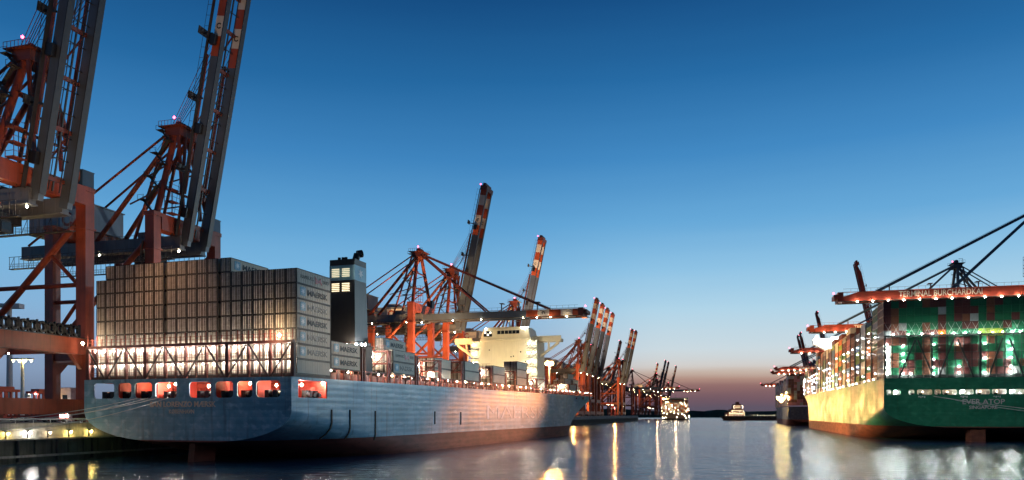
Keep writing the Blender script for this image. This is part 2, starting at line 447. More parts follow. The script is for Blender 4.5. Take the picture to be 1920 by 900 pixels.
def hull(P, parent, mat, name='hull', opening=None):
    Ls = [0, 2, 6, 12.4, 20, 28, 36, 44, 52, 60, 70, 80, 95]
    k = 110
    while k < P['bs'] - 20: Ls.append(k); k += 30
    k = P['bs'] - 20
    while k < P['L'] - P['rake'] - 4: Ls.append(k); k += 7
    Lw = P['L'] - P['rake']
    Ls += [Lw - .01] + [Lw + P['rake'] * q for q in (.15, .3, .45, .6, .72, .82, .9, .96, .995)]
    S = [section(L, P) for L in Ls]; n = len(S[0])
    for side in (1,):
        b = MB()
        for L, s in zip(Ls, S):
            b.v += [(x, L, z) for x, z in s] + [(-x, L, z) for x, z in s]
        for i in range(len(Ls) - 1):
            for j in range(n - 1):
                if opening and opening[0] <= Ls[i] < opening[1] and j == n - 3: continue
                p, q = i * 2 * n + j, (i + 1) * 2 * n + j
                b.f.append((p, q, q + 1, p + 1)); b.m.append(0)
                p, q = p + n, q + n
                b.f.append((p, p + 1, q + 1, q)); b.m.append(0)
            p, q = i * 2 * n + n - 1, (i + 1) * 2 * n + n - 1
            b.f.append((p, q, q + n, p + n)); b.m.append(1)
    return b.build(name, [mat, M['lash_dark']], parent, smooth=28)
def transom(P, holes, parent, mat, thick=.3):
    s = section(0, P)[1:]
    pts = [s[0]]
    for p in s[1:]:
        if (V(p) - V(pts[-1])).length > .05: pts.append(p)
    ol = pts + [(-x, z) for x, z in reversed(pts) if x > .01]
    mt = Matrix.Translation((0, -thick / 2 - .004, 0)) @ AFT.to_4x4()
    return plate(ol, holes, thick, mt, 'transom', mat, parent)

def frame_box(b, W, Lc, Hc, e=.07):
    """40-foot box: inset corrugated skin between corner posts and rails"""
    w = W / 2
    b.bx(-w + e, e, e, w - e, Lc - e, Hc - e, 0)
    for x in (-w, w - .17):
        for y in (0, Lc - .17): b.bx(x, y, 0, x + .17, y + .17, Hc, 1)
        b.bx(x, .173, 0, x + .17, Lc - .173, .2, 1); b.bx(x, .173, Hc - .14, x + .17, Lc - .173, Hc, 1)
    for y in (0, Lc - .17):
        b.bx(-w + .173, y, 0, w - .173, y + .17, .2, 1); b.bx(-w + .173, y, Hc - .14, w - .173, y + .17, Hc, 1)
def ribs(b, W, Lc, Hc):
    k = 0.5
    while k < Lc - .5:
        b.bx(W / 2 - .072, k, .22, W / 2 - .03, k + .3, Hc - .16, 0); b.bx(-W / 2 + .03, k, .22, -W / 2 + .072, k + .3, Hc - .16, 0); k += .62
def door_mb(W, Hc, br=.045):
    b = MB(); w = W / 2 - .2
    for x0, x1 in ((-w, -.02), (.02, w)): b.bx(x0, .02, .24, x1, .066, Hc - .18, 0)
    for x in (-.78, -.36, .36, .78):
        b.tube((x, -.035, .16), (x, -.035, Hc - .1), br, 5, 1)
        for z in (.5, 1.3, 2.1): b.bx(x - .09, -.02, z, x + .09, .02, z + .1, 1)
    for x in (-.55, .2): b.bx(x, -.06, 1.0, x + .4, -.02, 1.09, 1)
    b.bx(.5, .0, 1.9, .95, .019, 2.15, 2)
    return b
CL, CW = 12.19, 2.44
RH, RP = 2.83, 2.9          # reefer height, stacking pitch
b = MB(); frame_box(b, CW, CL, RH); ribs(b, CW, CL, RH)
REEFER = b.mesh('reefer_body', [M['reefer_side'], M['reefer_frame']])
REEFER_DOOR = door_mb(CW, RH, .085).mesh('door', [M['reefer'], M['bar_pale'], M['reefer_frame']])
DH, DP = 2.56, 2.62
b = MB(); frame_box(b, CW, CL, DH); ribs(b, CW, CL, DH)
DRY0 = b.mesh('dry_body', [M['white'], M['white']]); DRYD0 = door_mb(CW, DH).mesh('door', [M['white']] * 3)
DRY = {}
for k, m in BOX.items():
    a = DRY0.copy(); a.materials.clear(); a.materials.append(m); a.materials.append(m)
    d = DRYD0.copy(); d.materials.clear(); d.materials.append(m); d.materials.append(M['rod']); d.materials.append(M['band_white'])
    DRY[k] = (a, d)
class Ship:
    def __init__(s, root, x, y, th): s.root, s.x, s.y, s.th = root, x, y, th
    def w(s, x, y, z=0): return V((s.x + x * math.cos(s.th) + y * math.sin(s.th), s.y - x * math.sin(s.th) + y * math.cos(s.th), z))
def reefer(S, x, y, z, label, group, door=True):
    t = thing('reefer_container', label, 'container', S.w(x, y, z), -S.th, group)
    obj('body', REEFER, t)
    if door: obj('door', REEFER_DOOR, t)
    return t
def drybox(S, x, y, z, colr, label, group, door=True):
    t = thing('shipping_container', label, 'container', S.w(x, y, z), -S.th, group)
    obj('body', DRY[colr][0], t)
    if door: obj('door', DRY[colr][1], t)
    return t
def side_logo(t, faded=0, what='MAERSK'):
    x = CW / 2
    if what == 'MAERSK':
        p = rrect(-.95, -.85, .95, .85, .25)
        e = plate(p, [], .03, Matrix.Translation((x + .02, 2.0, 1.5)) @ STB.to_4x4(), 'emblem', M['emblem_blue'], t)
        star((x + .045, 2.0, 1.5), .7, 7, STB, .02, M['white'], e)
        lettering('MAERSK', 1.5, (x + .02, 7.2, 1.4), STB, M['ink'] if not faded else M['bar'], t, 7.2, .03)
    elif what == 'HS':
        lettering('HAMBURG', 1.0, (x + .02, 3.6, 1.45), STB, M['bar'], t, 4.6)
        lettering('SÜD', 1.0, (x + .02, 10.3, 1.45), STB, M['bar'], t, 2.0)
        b = MB()
        b.prism([(x + .005, 6.2, 2.2), (x + .005, 6.5, .7), (x + .005, 8.2, 1.1)], (.03, 0, 0))
        b.prism([(x + .005, 8.3, 2.1), (x + .005, 7.5, 1.35), (x + .005, 8.9, .7)], (.03, 0, 0))
        b.build('pennant_emblem', M['logo_red'], t)

# ---- blue ship -----------------------------------------------------
TH1 = R(17.9)
sh1 = thing('container_ship', 'huge pale blue container ship with beige reefers walled across its stern, red mooring deck', 'ship', (-65.25, 154.8, 0), -TH1)
S1 = Ship(sh1, -65.25, 154.8, TH1)
P1 = dict(B=49.9, L=322, run=72, zc=10.1, zb=4.15, a=19, bs=232, rake=26, full=3.4, zs=12.85, zt=16.2, deck=lambda L: 16.75 + 2.4 * L / 316)
hull(P1, sh1, M['hull_blue'], opening=(2, 12.3))
def w1(px):          # metres from the starboard corner along the transom for a photograph column
    r = (px - PCX) / FOC
    return (-41.5 - 147.1 * r) / (.952 + .307 * r)
WIN = [(177, 216), (222, 248), (254, 287), (293, 333), (356, 397), (405, 439), (446, 475), (482, 527.5)]
holes = [rrect(24.95 - w1(a), 12.85, 24.95 - w1(c), 16.05, .75) for a, c in WIN]
transom(P1, holes, sh1, M['hull_blue'])
# mooring deck behind the openings
b = MB()
b.bx(-24.7, .02, 12.55, 24.7, 13, 12.8); b.bx(-24.7, .02, 16.25, 24.7, 13, 16.6); b.bx(-24.5, 12.6, 12.805, 24.5, 13, 16.245)
for a, c in WIN:
    x = 24.95 - w1(c) + .55
    b.bx(x, .3, 12.805, x + .25, 4.5, 16.245)
for x in (-18, -9, 0, 9, 18):
    b.tube((x, 8, 12.8), (x, 8, 16.25), .35)
    b.bx(x + 1.5, 10.5, 12.81, x + 4, 12.59, 15.2)
b.build('mooring_deck', M['red_deck'], sh1)
for a, c in WIN:
    xm = 24.95 - w1((a + c) / 2)
    for dx in (-1.0, .9):
        b = MB(); b.bx(xm + dx - .75, 1.0, 12.81, xm + dx + .15, 2.2, 14.3); b.tube((xm + dx + .2, 1.6, 13.5), (xm + dx + .95, 1.6, 13.5), .62, 10); b.tube((xm + dx + .96, 1.6, 13.5), (xm + dx + 1.05, 1.6, 13.5), .8, 10)
        b.build('winch', M['black'], sh1, 40)
for y in (7.0, 8.6, 10.4):
    b = MB(); b.bx(22.4, y, 12.81, 23.4, y + 1.0, 14.4); b.tube((23.5, y + .5, 13.5), (24.2, y + .5, 13.5), .5, 10)
    b.build('winch', M['black'], sh1, 40)
for px, y, z, k, r in ((307, 1.4, 15.3, 'white', .3), (321, 1.2, 15.7, 'warm', .32), (383, 1.3, 15.2, 'white', .32), (460, 1.4, 15.6, 'warm', .3), (510, 1.4, 15.2, 'warm', .28), (268, 3, 15.6, 'warm', .2),
                       (205, 4, 15.6, 'warm', .18), (423, 5, 15.7, 'warm', .18), (235, 5, 15.5, 'warm', .2)):
    lamp(sh1, (24.95 - w1(px), y, z), k, r, 'mooring_lamp')
for x, y, z in ((23.6, 3.3, 15.4), (23.6, 5.2, 15.4), (24.4, 11.6, 15.9)): lamp(sh1, (x, y, z), 'white', .33, 'mooring_lamp')
zn = lambda w, y: CAMZ + (PYH - y) * (147.1 + .307 * w) / FOC
wm = (w1(283) + w1(406)) / 2
lettering('SAN LORENZO MÆRSK', 1.5, (24.95 - wm, -.33, zn(wm, 758.5)), AFT, M['tan'], sh1, w1(283) - w1(406), .03)
wm = (w1(319) + w1(366)) / 2
lettering('KØBENHAVN', 1.15, (24.95 - wm, -.33, zn(wm, 772)), AFT, M['tan'], sh1, w1(319) - w1(366), .01)
lettering('MAERSK', 6.6, (24.98, 143, 10.2), STB, M['hull_text'], sh1, 70, .0, 'hull_lettering')
b = MB(); b.prism([(-.7, 2.5, 4.3), (-.7, 9, 4.3), (-.7, 8, -3), (-.7, 1.5, -3)], (1.4, 0, 0)); b.build('rudder', M['hull_blue'], sh1)
for L, z0, z1 in ((14, 4.2, 10.6), (21.5, 4.0, 10.6), (33, 3.9, 10.4), (67, 4.3, 10.4), (86, 4.3, 10.3)):
    b = MB(); prev = None
    s = section(L, P1)
    pts = [(x, z) for x, z in s if z >= z0 - .3 and z <= z1]
    pts.append((P1['B'] / 2, z1))
    for (x, z), (x2, z2) in zip(pts, pts[1:]):
        b.beam((x + .06, L, z), (x2 + .06, L, z2), .45, .2)
    b.build('rubbing_bar', M['tug_rust'], sh1)
# hatch coaming under the stacks
b = MB(); b.bx(-22, 14.5, 16.76, 22, 262, 18.6); b.build('hatch_coaming', M['lash_red'], sh1)
b = MB(); b.bx(-24.6, 1.2, 16.78, 24.8, 13.8, 17.36); b.build('stack_base', M['lash_dark'], sh1)
# stern lashing bridge
b = MB()
X0, X1 = -24.6, 24.85
nb = 10
xs = [X0 + (X1 - X0) * k / nb for k in range(nb + 1)]
for k, x in enumerate(xs):
    wd = .75 if k in (0, 3, 7, 10) else .3
    b.bx(x - wd / 2, .1, 16.8, x + wd / 2, .75, 23.2)
    if k < nb:
        xm = (x + xs[k + 1]) / 2
        b.bx(xm - .1, .2, 16.8, xm + .1, .5, 23.2)
b.bx(X0 - .3, .06, 23.21, X1 + .1, 1.0, 23.75); b.bx(X0, .3, 19.9, X1, .62, 20.15)
b.build('lashing_bridge', M['lash_frame'], sh1)
b = MB()
for k in range(nb):
    x, x2 = xs[k] + .3, xs[k + 1] - .3
    p, q = ((x, .0, 23.1), (x2, .0, 16.9)) if k % 2 == 0 else ((x, .0, 16.9), (x2, .0, 23.1))
    b.beam(p, q, .12, .34)
b.build('diagonal_brace', M['lash_dark'], sh1)
b = MB()
for k in range(41):
    x = X0 + (X1 - X0) * k / 40; b.bx(x - .07, .2, 23.76, x + .07, .34, 25.2 if k % 2 else 25.9)
for z in (20.9, 21.4, 24.4, 25.0, 17.6, 18.1): b.bx(X0, .32, z, X1, .38, z + .06)
b.build('guard_rail', M['lash_red'], sh1)
for k in range(2 * nb): lamp(sh1, (X0 + (X1 - X0) * (k + .5) / nb / 2, .95, 22.75), 'lash', .19, 'lashing_lamp')
for k in range(2 * nb): lamp(sh1, (X0 + (X1 - X0) * (k + .5) / nb / 2, .95, 19.6), 'lash', .14, 'lashing_lamp')  # lower row added to whiten the boxes behind the bridge
for x, z in ((-25.3, 24.4), (22.4, 24.6)): lamp(sh1, (x, -.4, z), 'soft', .4, 'corner_lamp')

def colx(i): return 24.9 - 1.22 - 2.5 * i - .6 * (i >= 7) - .6 * (i >= 12)
for i in range(19):
    rows = 8 if 6 <= i <= 17 else 7
    for r in range(rows):
        t = reefer(S1, colx(i), 1.6, 17.4 + r * RP,
                   f"beige reefer, {ORD[r + 1]} up in {ORD[i + 1]} column from the blue ship's right stern corner", 'reefers walled across the blue ship stern')
        if i == 0:
            if r == 6: side_logo(t, 0, 'HS')
            elif r > 0: side_logo(t, r in (1, 2, 4))
        elif i == 6 and r == 7: side_logo(t)
# bays further forward: (distance, base height, [(column, rows)], description)
BAYS = [(14.0, 19.1, [(0, 2)], 'reefer behind the corner stack above the blue hull'),
        (42.2, 19.5, [(0, 2), (1, 3), (2, 2), (3, 2), (4, 2), (5, 3), (6, 2), (7, 2)], 'reefer in the bay just forward of the black funnel'),
        (57.5, 19.6, [(3, 1), (4, 2), (5, 2), (6, 1)], 'reefer in the half empty bay behind the tall red frame'),
        (72.6, 19.7, [(1, 2), (2, 2), (3, 2), (4, 1), (5, 2)], 'reefer in the bay between two tall red frames'),
        (89.5, 19.8, [(0, 2), (1, 2), (2, 1), (3, 2), (4, 2)], 'reefer in the third side bay forward of the funnel'),
        (115.0, 20.0, [(0, 2), (1, 2), (2, 2), (3, 1)], 'reefer in the fourth side bay forward of the funnel'),
        (141.0, 20.2, [(0, 3), (1, 3), (2, 2), (3, 2)], 'reefer in the stack just aft of the cream deckhouse'),
        (222.0, 20.6, [(0, 1), (1, 2), (2, 1), (3, 1), (4, 1)], 'reefer in the bay just forward of the cream deckhouse'),
        (238.0, 20.7, [(1, 2), (2, 3), (3, 2), (4, 2)], 'reefer in the tall foredeck stack'),
        (252.0, 20.8, [(2, 1), (3, 2), (4, 3), (5, 2)], 'reefer in the foremost stack on the bow')]
for (L, z0, cols, desc) in BAYS:
    for c, rows in cols:
        for r in range(rows):
            t = reefer(S1, colx(c), L, z0 + r * RP, f"{desc}, {ORD[c + 1]} column in, {ORD[r + 1]} up", 'reefers along the blue ship deck')
            if c == 0 and L == 14.0: side_logo(t)
            if c == 0 and L == 42.2: side_logo(t, 1, 'HS' if r else 'MAERSK')
            if c == 1 and r == 2 and L == 42.2: side_logo(t)
# red lashing bridges between the bays and the walkway along the rail
def cross_bridge(L, top, tiers, x0=-20, x1=24.6, depth=1.1):
    b = MB(); n = int((x1 - x0) / 5)
    for k in range(n + 1):
        x = x0 + (x1 - x0) * k / n
        for y in (L, L + depth): b.bx(x - .2, y - .2, 16.9, x + .2, y + .2, top)
        if k < n: b.beam((x + .2, L - .1, 19.5), (x + (x1 - x0) / n - .2, L - .1, top - .3), .14, .25)
    for t in range(tiers):
        z = top - t * 2.9
        b.bx(x0 - .3, L - .35, z - .32, x1 + .2, L + depth + .35, z - .02)
        for k in range(0, int((x1 - x0) / 1.2)): b.bx(x0 + k * 1.2 - .04, L - .33, z - .01, x0 + k * 1.2 + .04, L - .25, z + 1.1)
        b.bx(x0, L - .34, z + 1.1, x1, L - .26, z + 1.18)
    return b.build('lashing_bridge', M['lash_red'], sh1)
for L, top, tiers in ((27.4, 24.6, 1), (40.0, 24.8, 2), (55.6, 24.8, 2), (70.8, 24.6, 2), (87.4, 25.2, 2), (102.6, 23.8, 1), (113.2, 25, 2), (128.4, 24, 1), (139.0, 25.2, 2), (154.6, 25, 2), (167, 24, 2), (181, 24, 1), (220, 23.6, 1), (235.6, 24.2, 2), (250.4, 24, 2), (265.5, 23.5, 2)):
    cross_bridge(L, top, tiers)
b = MB(); L = 14.0
while L < 292:
    z = 16.75 + 2.4 * L / 316; s = section(L, P1)[-1][0] - .5
    b.bx(s - .12, L - .12, z, s + .12, L + .12, z + 2.2)
    if int(L) % 2 == 0: b.bx(s - 1.6, L - .12, z, s - 1.3, L + .5, z + 2.3)
    s2 = section(L + 3, P1)[-1][0] - .5
    b.beam((s, L, z + 1.1), (s2, L + 3, z + 1.12), .07); b.beam((s, L, z + 2.22), (s2, L + 3, z + 2.24), .2, .25)
    L += 3
b.build('side_passage_frame', M['lash_red'], sh1)
k = 0; L = 15.5
while L < 290:
    s = section(L, P1)[-1][0]; lamp(sh1, (s - 1.0, L, 18.6 + 2.4 * L / 316), 'warm' if k % 3 else 'white', .17, 'passage_lamp'); L += 7.0; k += 1
for L, z, x, kd, rr in ((40.6, 23.4, 20, 'white', .3), (40.6, 23.6, 14, 'white', .3), (41, 20.8, 17, 'white', .25), (56.4, 23.5, 20, 'white', .3), (56.4, 20.6, 15, 'white', .3), (56.4, 23.5, 10, 'white', .3), (64, 23.6, 16, 'warm', .3), (71.5, 23.3, 18, 'white', .3), (71.5, 20.6, 22, 'warm', .3),
                    (88.3, 23.2, 19, 'white', .28), (114, 23.2, 21, 'white', .28), (114, 21.2, 15, 'warm', .28), (140, 23, 20, 'warm', .3), (155.5, 23.5, 21, 'white', .3), (168, 23, 20, 'white', .35), (182, 22.6, 18, 'warm', .35),
                    (182, 22.6, 5, 'warm', .4), (182, 22.6, -8, 'warm', .4), (221, 23.2, 21, 'warm', .4), (221, 23.2, 12, 'sodium', .4), (236.6, 24, 19, 'warm', .4), (251.4, 23.4, 16, 'sodium', .4), (266.5, 22.8, 12, 'warm', .4), (272, 22.8, 8, 'warm', .35)):
    lamp(sh1, (x, L, z), 'bays' if kd == 'sodium' else 'bay', rr * .85, 'bay_lamp')
# funnel
fn = MB()
fn.hexa([(11.9, 33.6, 18.6), (19.5, 33.6, 18.6), (19.5, 40.2, 18.6), (11.9, 40.2, 18.6), (12.5, 34, 41.0), (19.1, 34, 41.0), (19.1, 39.5, 41.0), (12.5, 39.5, 41.0)])
f = fn.build('funnel', M['black'], sh1)
fn = MB(); fn.bx(12.46, 33.96, 41.0, 19.14, 39.54, 44.5); fn.build('funnel_band', M['ship_blue_light'], f)
fn = MB(); fn.bx(12.5, 34, 44.5, 19.1, 39.5, 45.9); fn.build('funnel_cap', M['black'], f)
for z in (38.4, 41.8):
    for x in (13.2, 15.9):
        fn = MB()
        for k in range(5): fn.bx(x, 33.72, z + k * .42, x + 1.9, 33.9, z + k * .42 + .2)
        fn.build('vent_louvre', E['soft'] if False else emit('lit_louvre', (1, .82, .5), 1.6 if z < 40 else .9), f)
fn = MB(); fn.tube((17.6, 37, 45.9), (17.9, 37.4, 47.6), .85, 12); fn.tube((17.9, 37.4, 47.6), (18.7, 38.3, 47.9), .9, 12)
for x in (13.6, 14.6, 15.4): fn.tube((x, 36.5, 45.9), (x, 36.5, 46.9), .38, 8)
fn.build('exhaust_pipe', M['black'], f, 40)
star((19.17, 36.7, 42.8), 1.25, 7, STB, .04, M['white'], f)
for x, k in ((20.5, 'warm'), (22.3, 'white'), (23.3, 'cool'), (23.9, 'white')): lamp(sh1, (x - 2.2, 31.5 + (x - 20.5) * .8, 25.8), k, .34, 'funnel_lamp')
b = MB(); b.bx(15, 30.4, 18.7, 24, 33.4, 25.0); b.bx(14.8, 30.2, 25.0, 24.2, 33.5, 25.15)
for k in range(9): b.bx(15 + k, 30.3, 25.16, 15.06 + k, 30.36, 26.1)
b.bx(14.9, 30.28, 26.1, 24.1, 30.38, 26.17)
b.build('funnel_casing', M['lash_dark'], sh1)
# deckhouse with bridge wings
dh = MB(); dh.bx(-15.5, 200, 18.6, 15.5, 212, 42.3); dh.bx(-10.8, 199.2, 42.31, 12.8, 212.4, 43.2)
dh.prism([(-10.5, 199.6, 43.2), (12.5, 199.6, 43.2), (11.3, 199.6, 47.6), (-9.3, 199.6, 47.6)], (0, 12.2, 0))
dh.bx(-8.5, 200, 47.61, 10.5, 211.4, 48.3)
d = dh.build('deckhouse', M['cream'], sh1)
g = MB(); g.bx(-3.0, 199.52, 45.2, 7.5, 199.62, 46.7); g.bx(-9.2, 199.52, 44.2, -5.2, 199.62, 46.6); g.build('window_band', M['glass'], d)
for k in range(6):
    g = MB(); g.bx(-2.9 + k * 1.75, 199.46, 45.1, -2.75 + k * 1.75, 199.53, 46.8); g.build('window_post', M['cream'], d)
for s in (-1, 1):
    g = MB(); xw = 25.4 if s > 0 else 24.6
    g.bx(min(s * 11.5, s * xw), 203.5, 41.6, max(s * 11.5, s * xw), 207.5, 43.0); g.bx(min(s * 12, s * xw), 203.4, 43.0, max(s * 12, s * xw), 203.6, 44.2)
    g.prism([(s * 15.6, 204, 41.55), (s * 24, 204, 41.55), (s * 15.6, 204, 34.6)], (0, .5, 0)) if False else None
    g.beam((s * 15.5, 205, 35.2), (s * 24, 205, 41.3), .7, 1.1); g.bx(s * 19.4 - .4, 204.6, 38.2, s * 19.4 + .4, 205.4, 41.5)
    g.build('bridge_wing', M['cream'], d)
g = MB()
for lv in range(5):
    z = 22 + lv * 4; g.bx(11, 196.6, z, 15.6, 199.9, z + .2)
    for k in range(5): g.bx(11.05 + k * 1.1, 196.6, z + .2, 11.12 + k * 1.1, 196.68, z + 1.25)
    g.bx(11, 196.58, z + 1.25, 15.6, 196.66, z + 1.32); g.beam((11.5, 198, z + .2), (15, 198, z + 4), .7, .15)
    g.bx(-15.6, 198, z, -11.5, 199.9, z + .2)
g.build('outside_stair', M['cream'], d)
for lv in range(5):
    for x in (12, 14.6): lamp(d, (x, 198.4, 24.6 + lv * 4), 'side', .3, 'stair_lamp')
for lv in range(3): lamp(d, (-13.5, 198.2, 32.6 + lv * 4), 'side', .3, 'stair_lamp')
for x in (-8, 8.6, 10.2, 11.6): lamp(d, (x, 199.0, 47.8), 'side', .25, 'stair_lamp')
g = MB()
for x, h in ((-2, 5), (1, 7.5), (4, 4)):
    g.tube((x, 206, 48.3), (x, 206, 48.3 + h), .22); g.beam((x - 1.6, 206, 48.3 + h * .75), (x + 1.6, 206, 48.3 + h * .75), .18)
g.build('radar_mast', M['cream'], d)
g = MB()
for k in range(14):
    x = random.uniform(-12, 10); z = random.uniform(21, 39); g.bx(x, 199.93, z, x + .5, 199.99, z + .55)
g.build('porthole', M['glass'], d)
g = MB()
for k, (x, z) in enumerate(((-8.9, 45.6), (-7.6, 44.6), (-6.4, 45.5))): g.bx(x, 199.46, z, x + .9, 199.515, z + .9)
g.build('lit_window', emit('window_glow', (1, .9, .7), 1.8), d)
# boat deck platform and lifeboat aft of the deckhouse
b = MB(); b.bx(-9, 60, 29.3, 3, 66, 29.7)
for k in range(11): b.bx(-9 + k * 1.2, 60, 29.7, -8.93 + k * 1.2, 60.07, 30.9)
b.bx(-9, 60, 30.9, 3, 60.08, 31.0); b.bx(-2, 61, 19, 0, 64, 29.3); b.beam((-8.5, 63, 29.2), (-1, 63, 24), .5)
b.build('crane_platform', M['cream'], sh1)

# ---- green ship ----------------------------------------------------
TH2 = R(16.0)
sh2 = thing('container_ship', 'giant dark green container ship with green and maroon boxes stacked ten high on its stern', 'ship', (S2[0], S2[1], 0), -TH2)
S2s = Ship(sh2, S2[0], S2[1], TH2)
P2 = dict(B=61.5, L=396, run=92, zc=12.0, zb=5.1, a=21, bs=318, rake=14, full=2.6, zs=14.5, zt=18.5, deck=lambda L: 22.3 + 2.2 * (L / 396) ** 2)
hull(P2, sh2, M['hull_green'])
def w2(px):
    r = (px - PCX) / FOC
    return (275 * r - 131.3) / (.961 + .2756 * r)
WIN2 = [(115, 172), (190, 270), (355, 417), (445, 605), (628, 695), (712, 865), (888, 1042), (1062, 1215), (1235, 1390), (1415, 1575), (1600, 1700), (1720, 1860)]
wx = [(-30.75 + w2(1640 + a / 5.625), -30.75 + w2(1640 + c / 5.625)) for a, c in WIN2]
holes = [rrect(a, 16.45, c, 18.25, .55) for a, c in wx]
transom(P2, holes, sh2, M['hull_green'])
b = MB(); b.bx(-30.3, .05, 15.6, 30.3, 8, 15.8); b.bx(-30.3, .05, 18.7, 30.3, 8, 18.9); b.bx(-30.3, 7.6, 15.81, 30.3, 8, 18.69)
for a, c in wx: b.bx(a + .5, .6, 15.81, a + .7, 3, 18.69); b.bx(c - 1.1, .4, 15.81, c - .9, 1.2, 17.4)
b.build('mooring_deck', M['white'], sh2)
for k, (a, c) in enumerate(wx):
    big = k in (1, 6, 9)
    lamp(sh2, ((a + c) / 2 - (.9 if k in (6, 9) else 0), .25 if big else 2.5, 17.5), 'cool' if big else 'dim', .36 if big else .17, 'mooring_lamp')
    b = MB(); b.bx(a + .9, .9, 15.82, a + 1.9, 2, 17.0); b.build('winch', M['lash_black'], sh2)
for k in (3, 6, 8):
    a, c = wx[k]
    b = MB()
    for q in range(4): b.tube((a + .6 + q * .6, -.33, 15.6 - .25 * (q % 2)), (a + .6 + q * .6, -.32, 15.95), .16, 6)
    b.build('fairlead', M['white'], sh2)
wm = w2(1843)
z2 = lambda px, y: CAMZ + (PYH - y) * (275 - .2756 * w2(px)) / FOC
lettering('EVER ATOP', 2.4, (-30.75 + wm, -.33, z2(1843, 753.5)), AFT, M['pink_grey'], sh2, w2(1882.7) - w2(1803.6), .03)
lettering('SINGAPORE', 1.6, (-30.75 + wm, -.33, z2(1843, 764)), AFT, M['pink_grey'], sh2, w2(1870) - w2(1817), .02)
b = MB(); b.prism([(-2.6, 3, 5.3), (-2.6, 10, 5.3), (-2.6, 9.2, -3), (-2.6, 2.2, -3)], (4.4, 0, 0)); b.build('rudder', M['hull_green'], sh2)
b = MB(); b.bx(-30.2, 1.3, 22.3, 30.2, 14.2, 23.55); b.build('stack_base', M['lash_black'], sh2)
b = MB(); b.bx(-28, 15.5, 22.4, 28, 245, 23.55); b.bx(-28, 270, 23.4, 28, 330, 24.0); b.build('hatch_coaming', M['lash_black'], sh2)
# stern lashing frame with V braces
b = MB(); top2 = 36.9
for k in range(25):
    x = -30.4 + 2.5 * k
    b.bx(x - .09, .5, 22.3, x + .09, .75, top2)
for k in range(0, 25, 6): b.bx(-30.6 + 2.5 * k, .3, 22.3, -30.0 + 2.5 * k, 1.0, top2)
for z in (26, 28.6, 31.2, 33.9): b.bx(-30.5, .9, z - .06, 30.5, 1.3, z + .06); b.bx(-30.5, .44, z + 1.05, 30.5, .5, z + 1.12)
b.bx(-30.6, .3, top2, 30.6, 1.5, top2 + .5)
for k in range(51): b.bx(-30.5 + k * 1.22, .34, top2 + .5, -30.42 + k * 1.22, .42, top2 + 1.6)
b.build('lashing_bridge', M['lash_black'], sh2)
b = MB()
for a, t in ((1685.5, 1716), (1751, 1721), (1760, 1788), (1826, 1796), (1854, 1880), (1920, 1893), (1950, 1978)):
    xa, xt = -30.75 + w2(a), -30.75 + w2(t)
    b.beam((xa, .1, 22.4), (xt, .1, 35.6), .35, .55)
b.build('diagonal_brace', M['lash_black'], sh2)
b = MB()
for k in range(24):
    x = -30.3 + 2.5 * k
    for s in (0, 1): b.beam((x + .2 + 2 * s, 1.15, top2 + .6), (x + 2.2 - 2 * s, 1.3, top2 + 4.6), .07)
b.build('lashing_rod', M['rod'], sh2)
for px, zs in ((1664, (34.2, 31.6, 28.9, 26.2, 23.9)), (1695, (33.8, 31, 28.4, 24)), (1709, (23.9,)), (1752, (34, 28.8, 26, 23.8)), (1800, (34.2, 26.2, 24)), (1849, (34, 28.9, 23.9)), (1897, (34.2, 31.8, 29, 26, 23.9)), (1935, (34, 29, 24))):
    for z in zs: lamp(sh2, (-30.75 + w2(px), .95, z), 'frame', .27, 'frame_lamp')
for px, k in ((1676, 'frame'), (1768, 'sodium'), (1863, 'yellow'), (1900, 'frame'), (1812, 'frame'), (1730, 'frame'), (1705, 'cool'), (1790, 'cool'), (1838, 'cool'), (1882, 'yellow'), (1915, 'cool'), (1750, 'cool')):
    lamp(sh2, (-30.75 + w2(px), 1.1, top2 + .9), k, .2, 'top_lamp')
mixk = ['green'] * 12 + ['maroon'] * 7 + ['brown'] * 2 + ['grey', 'maroon', 'green']
for i in range(19):
    kc = random.choice(['green', 'green', 'maroon', 'green', 'brown', 'maroon'])
    for r in range(10):
        k = kc if random.random() < .5 else random.choice(mixk)
        if r >= 5 and k in ('white', 'orange'): k = 'maroon'
        if i == 0: k = 'maroon' if r > 5 else random.choice(['grey', 'white', 'maroon'])
        if (i, r) == (7, 5): k = 'orange'
        if (i, r) in ((13, 5), (14, 5), (12, 5)): k = 'lime'
        drybox(S2s, -30.5 + 1.22 + 2.5 * i, 2.0, 23.6 + r * DP, k, f"{k} container, {ORD[r + 1]} up in {ORD[i + 1]} column from the green ship's left stern corner", 'boxes walled across the green ship stern')
BCOL = [['grey', 'green', 'maroon', 'green', 'grey'], ['maroon', 'orange', 'green', 'lime', 'brown'], ['white', 'green', 'white', 'orange'], ['maroon', 'blue', 'grey', 'lime'], ['maroon', 'brown'], ['blue', 'white', 'maroon', 'pink']]
far = MB(); CK = list(BOX)
L = 16.8; nb2 = 0
while L < 372:
    if 246 < L < 268: L += 14.6; continue
    rows = random.choice((9, 10, 9, 8)) if L < 240 else random.choice((7, 6, 7))
    if L > 325: rows = 5
    s = section(L + 12, P2)[-1][0]
    xx = -min(30.5, s - .8) + 1.22
    for r in range(rows):
        k = random.choice(BCOL[nb2 % len(BCOL)])
        z = 23.6 + r * DP
        if nb2 < 8:
            drybox(S2s, xx, L, z, k, f"{k} container, {ORD[r + 1]} up in the {ORD[nb2 + 1]} side stack forward of the green ship's stern", 'boxes along the green ship side')
        for c in range(1 if nb2 < 8 else 0, 3):
            far.bx(xx - 1.22 + 2.5 * c, L, z, xx + 1.22 + 2.5 * c, L + CL, z + DH, CK.index(random.choice(BCOL[(nb2 + c) % len(BCOL)])))
    L += 14.6; nb2 += 1
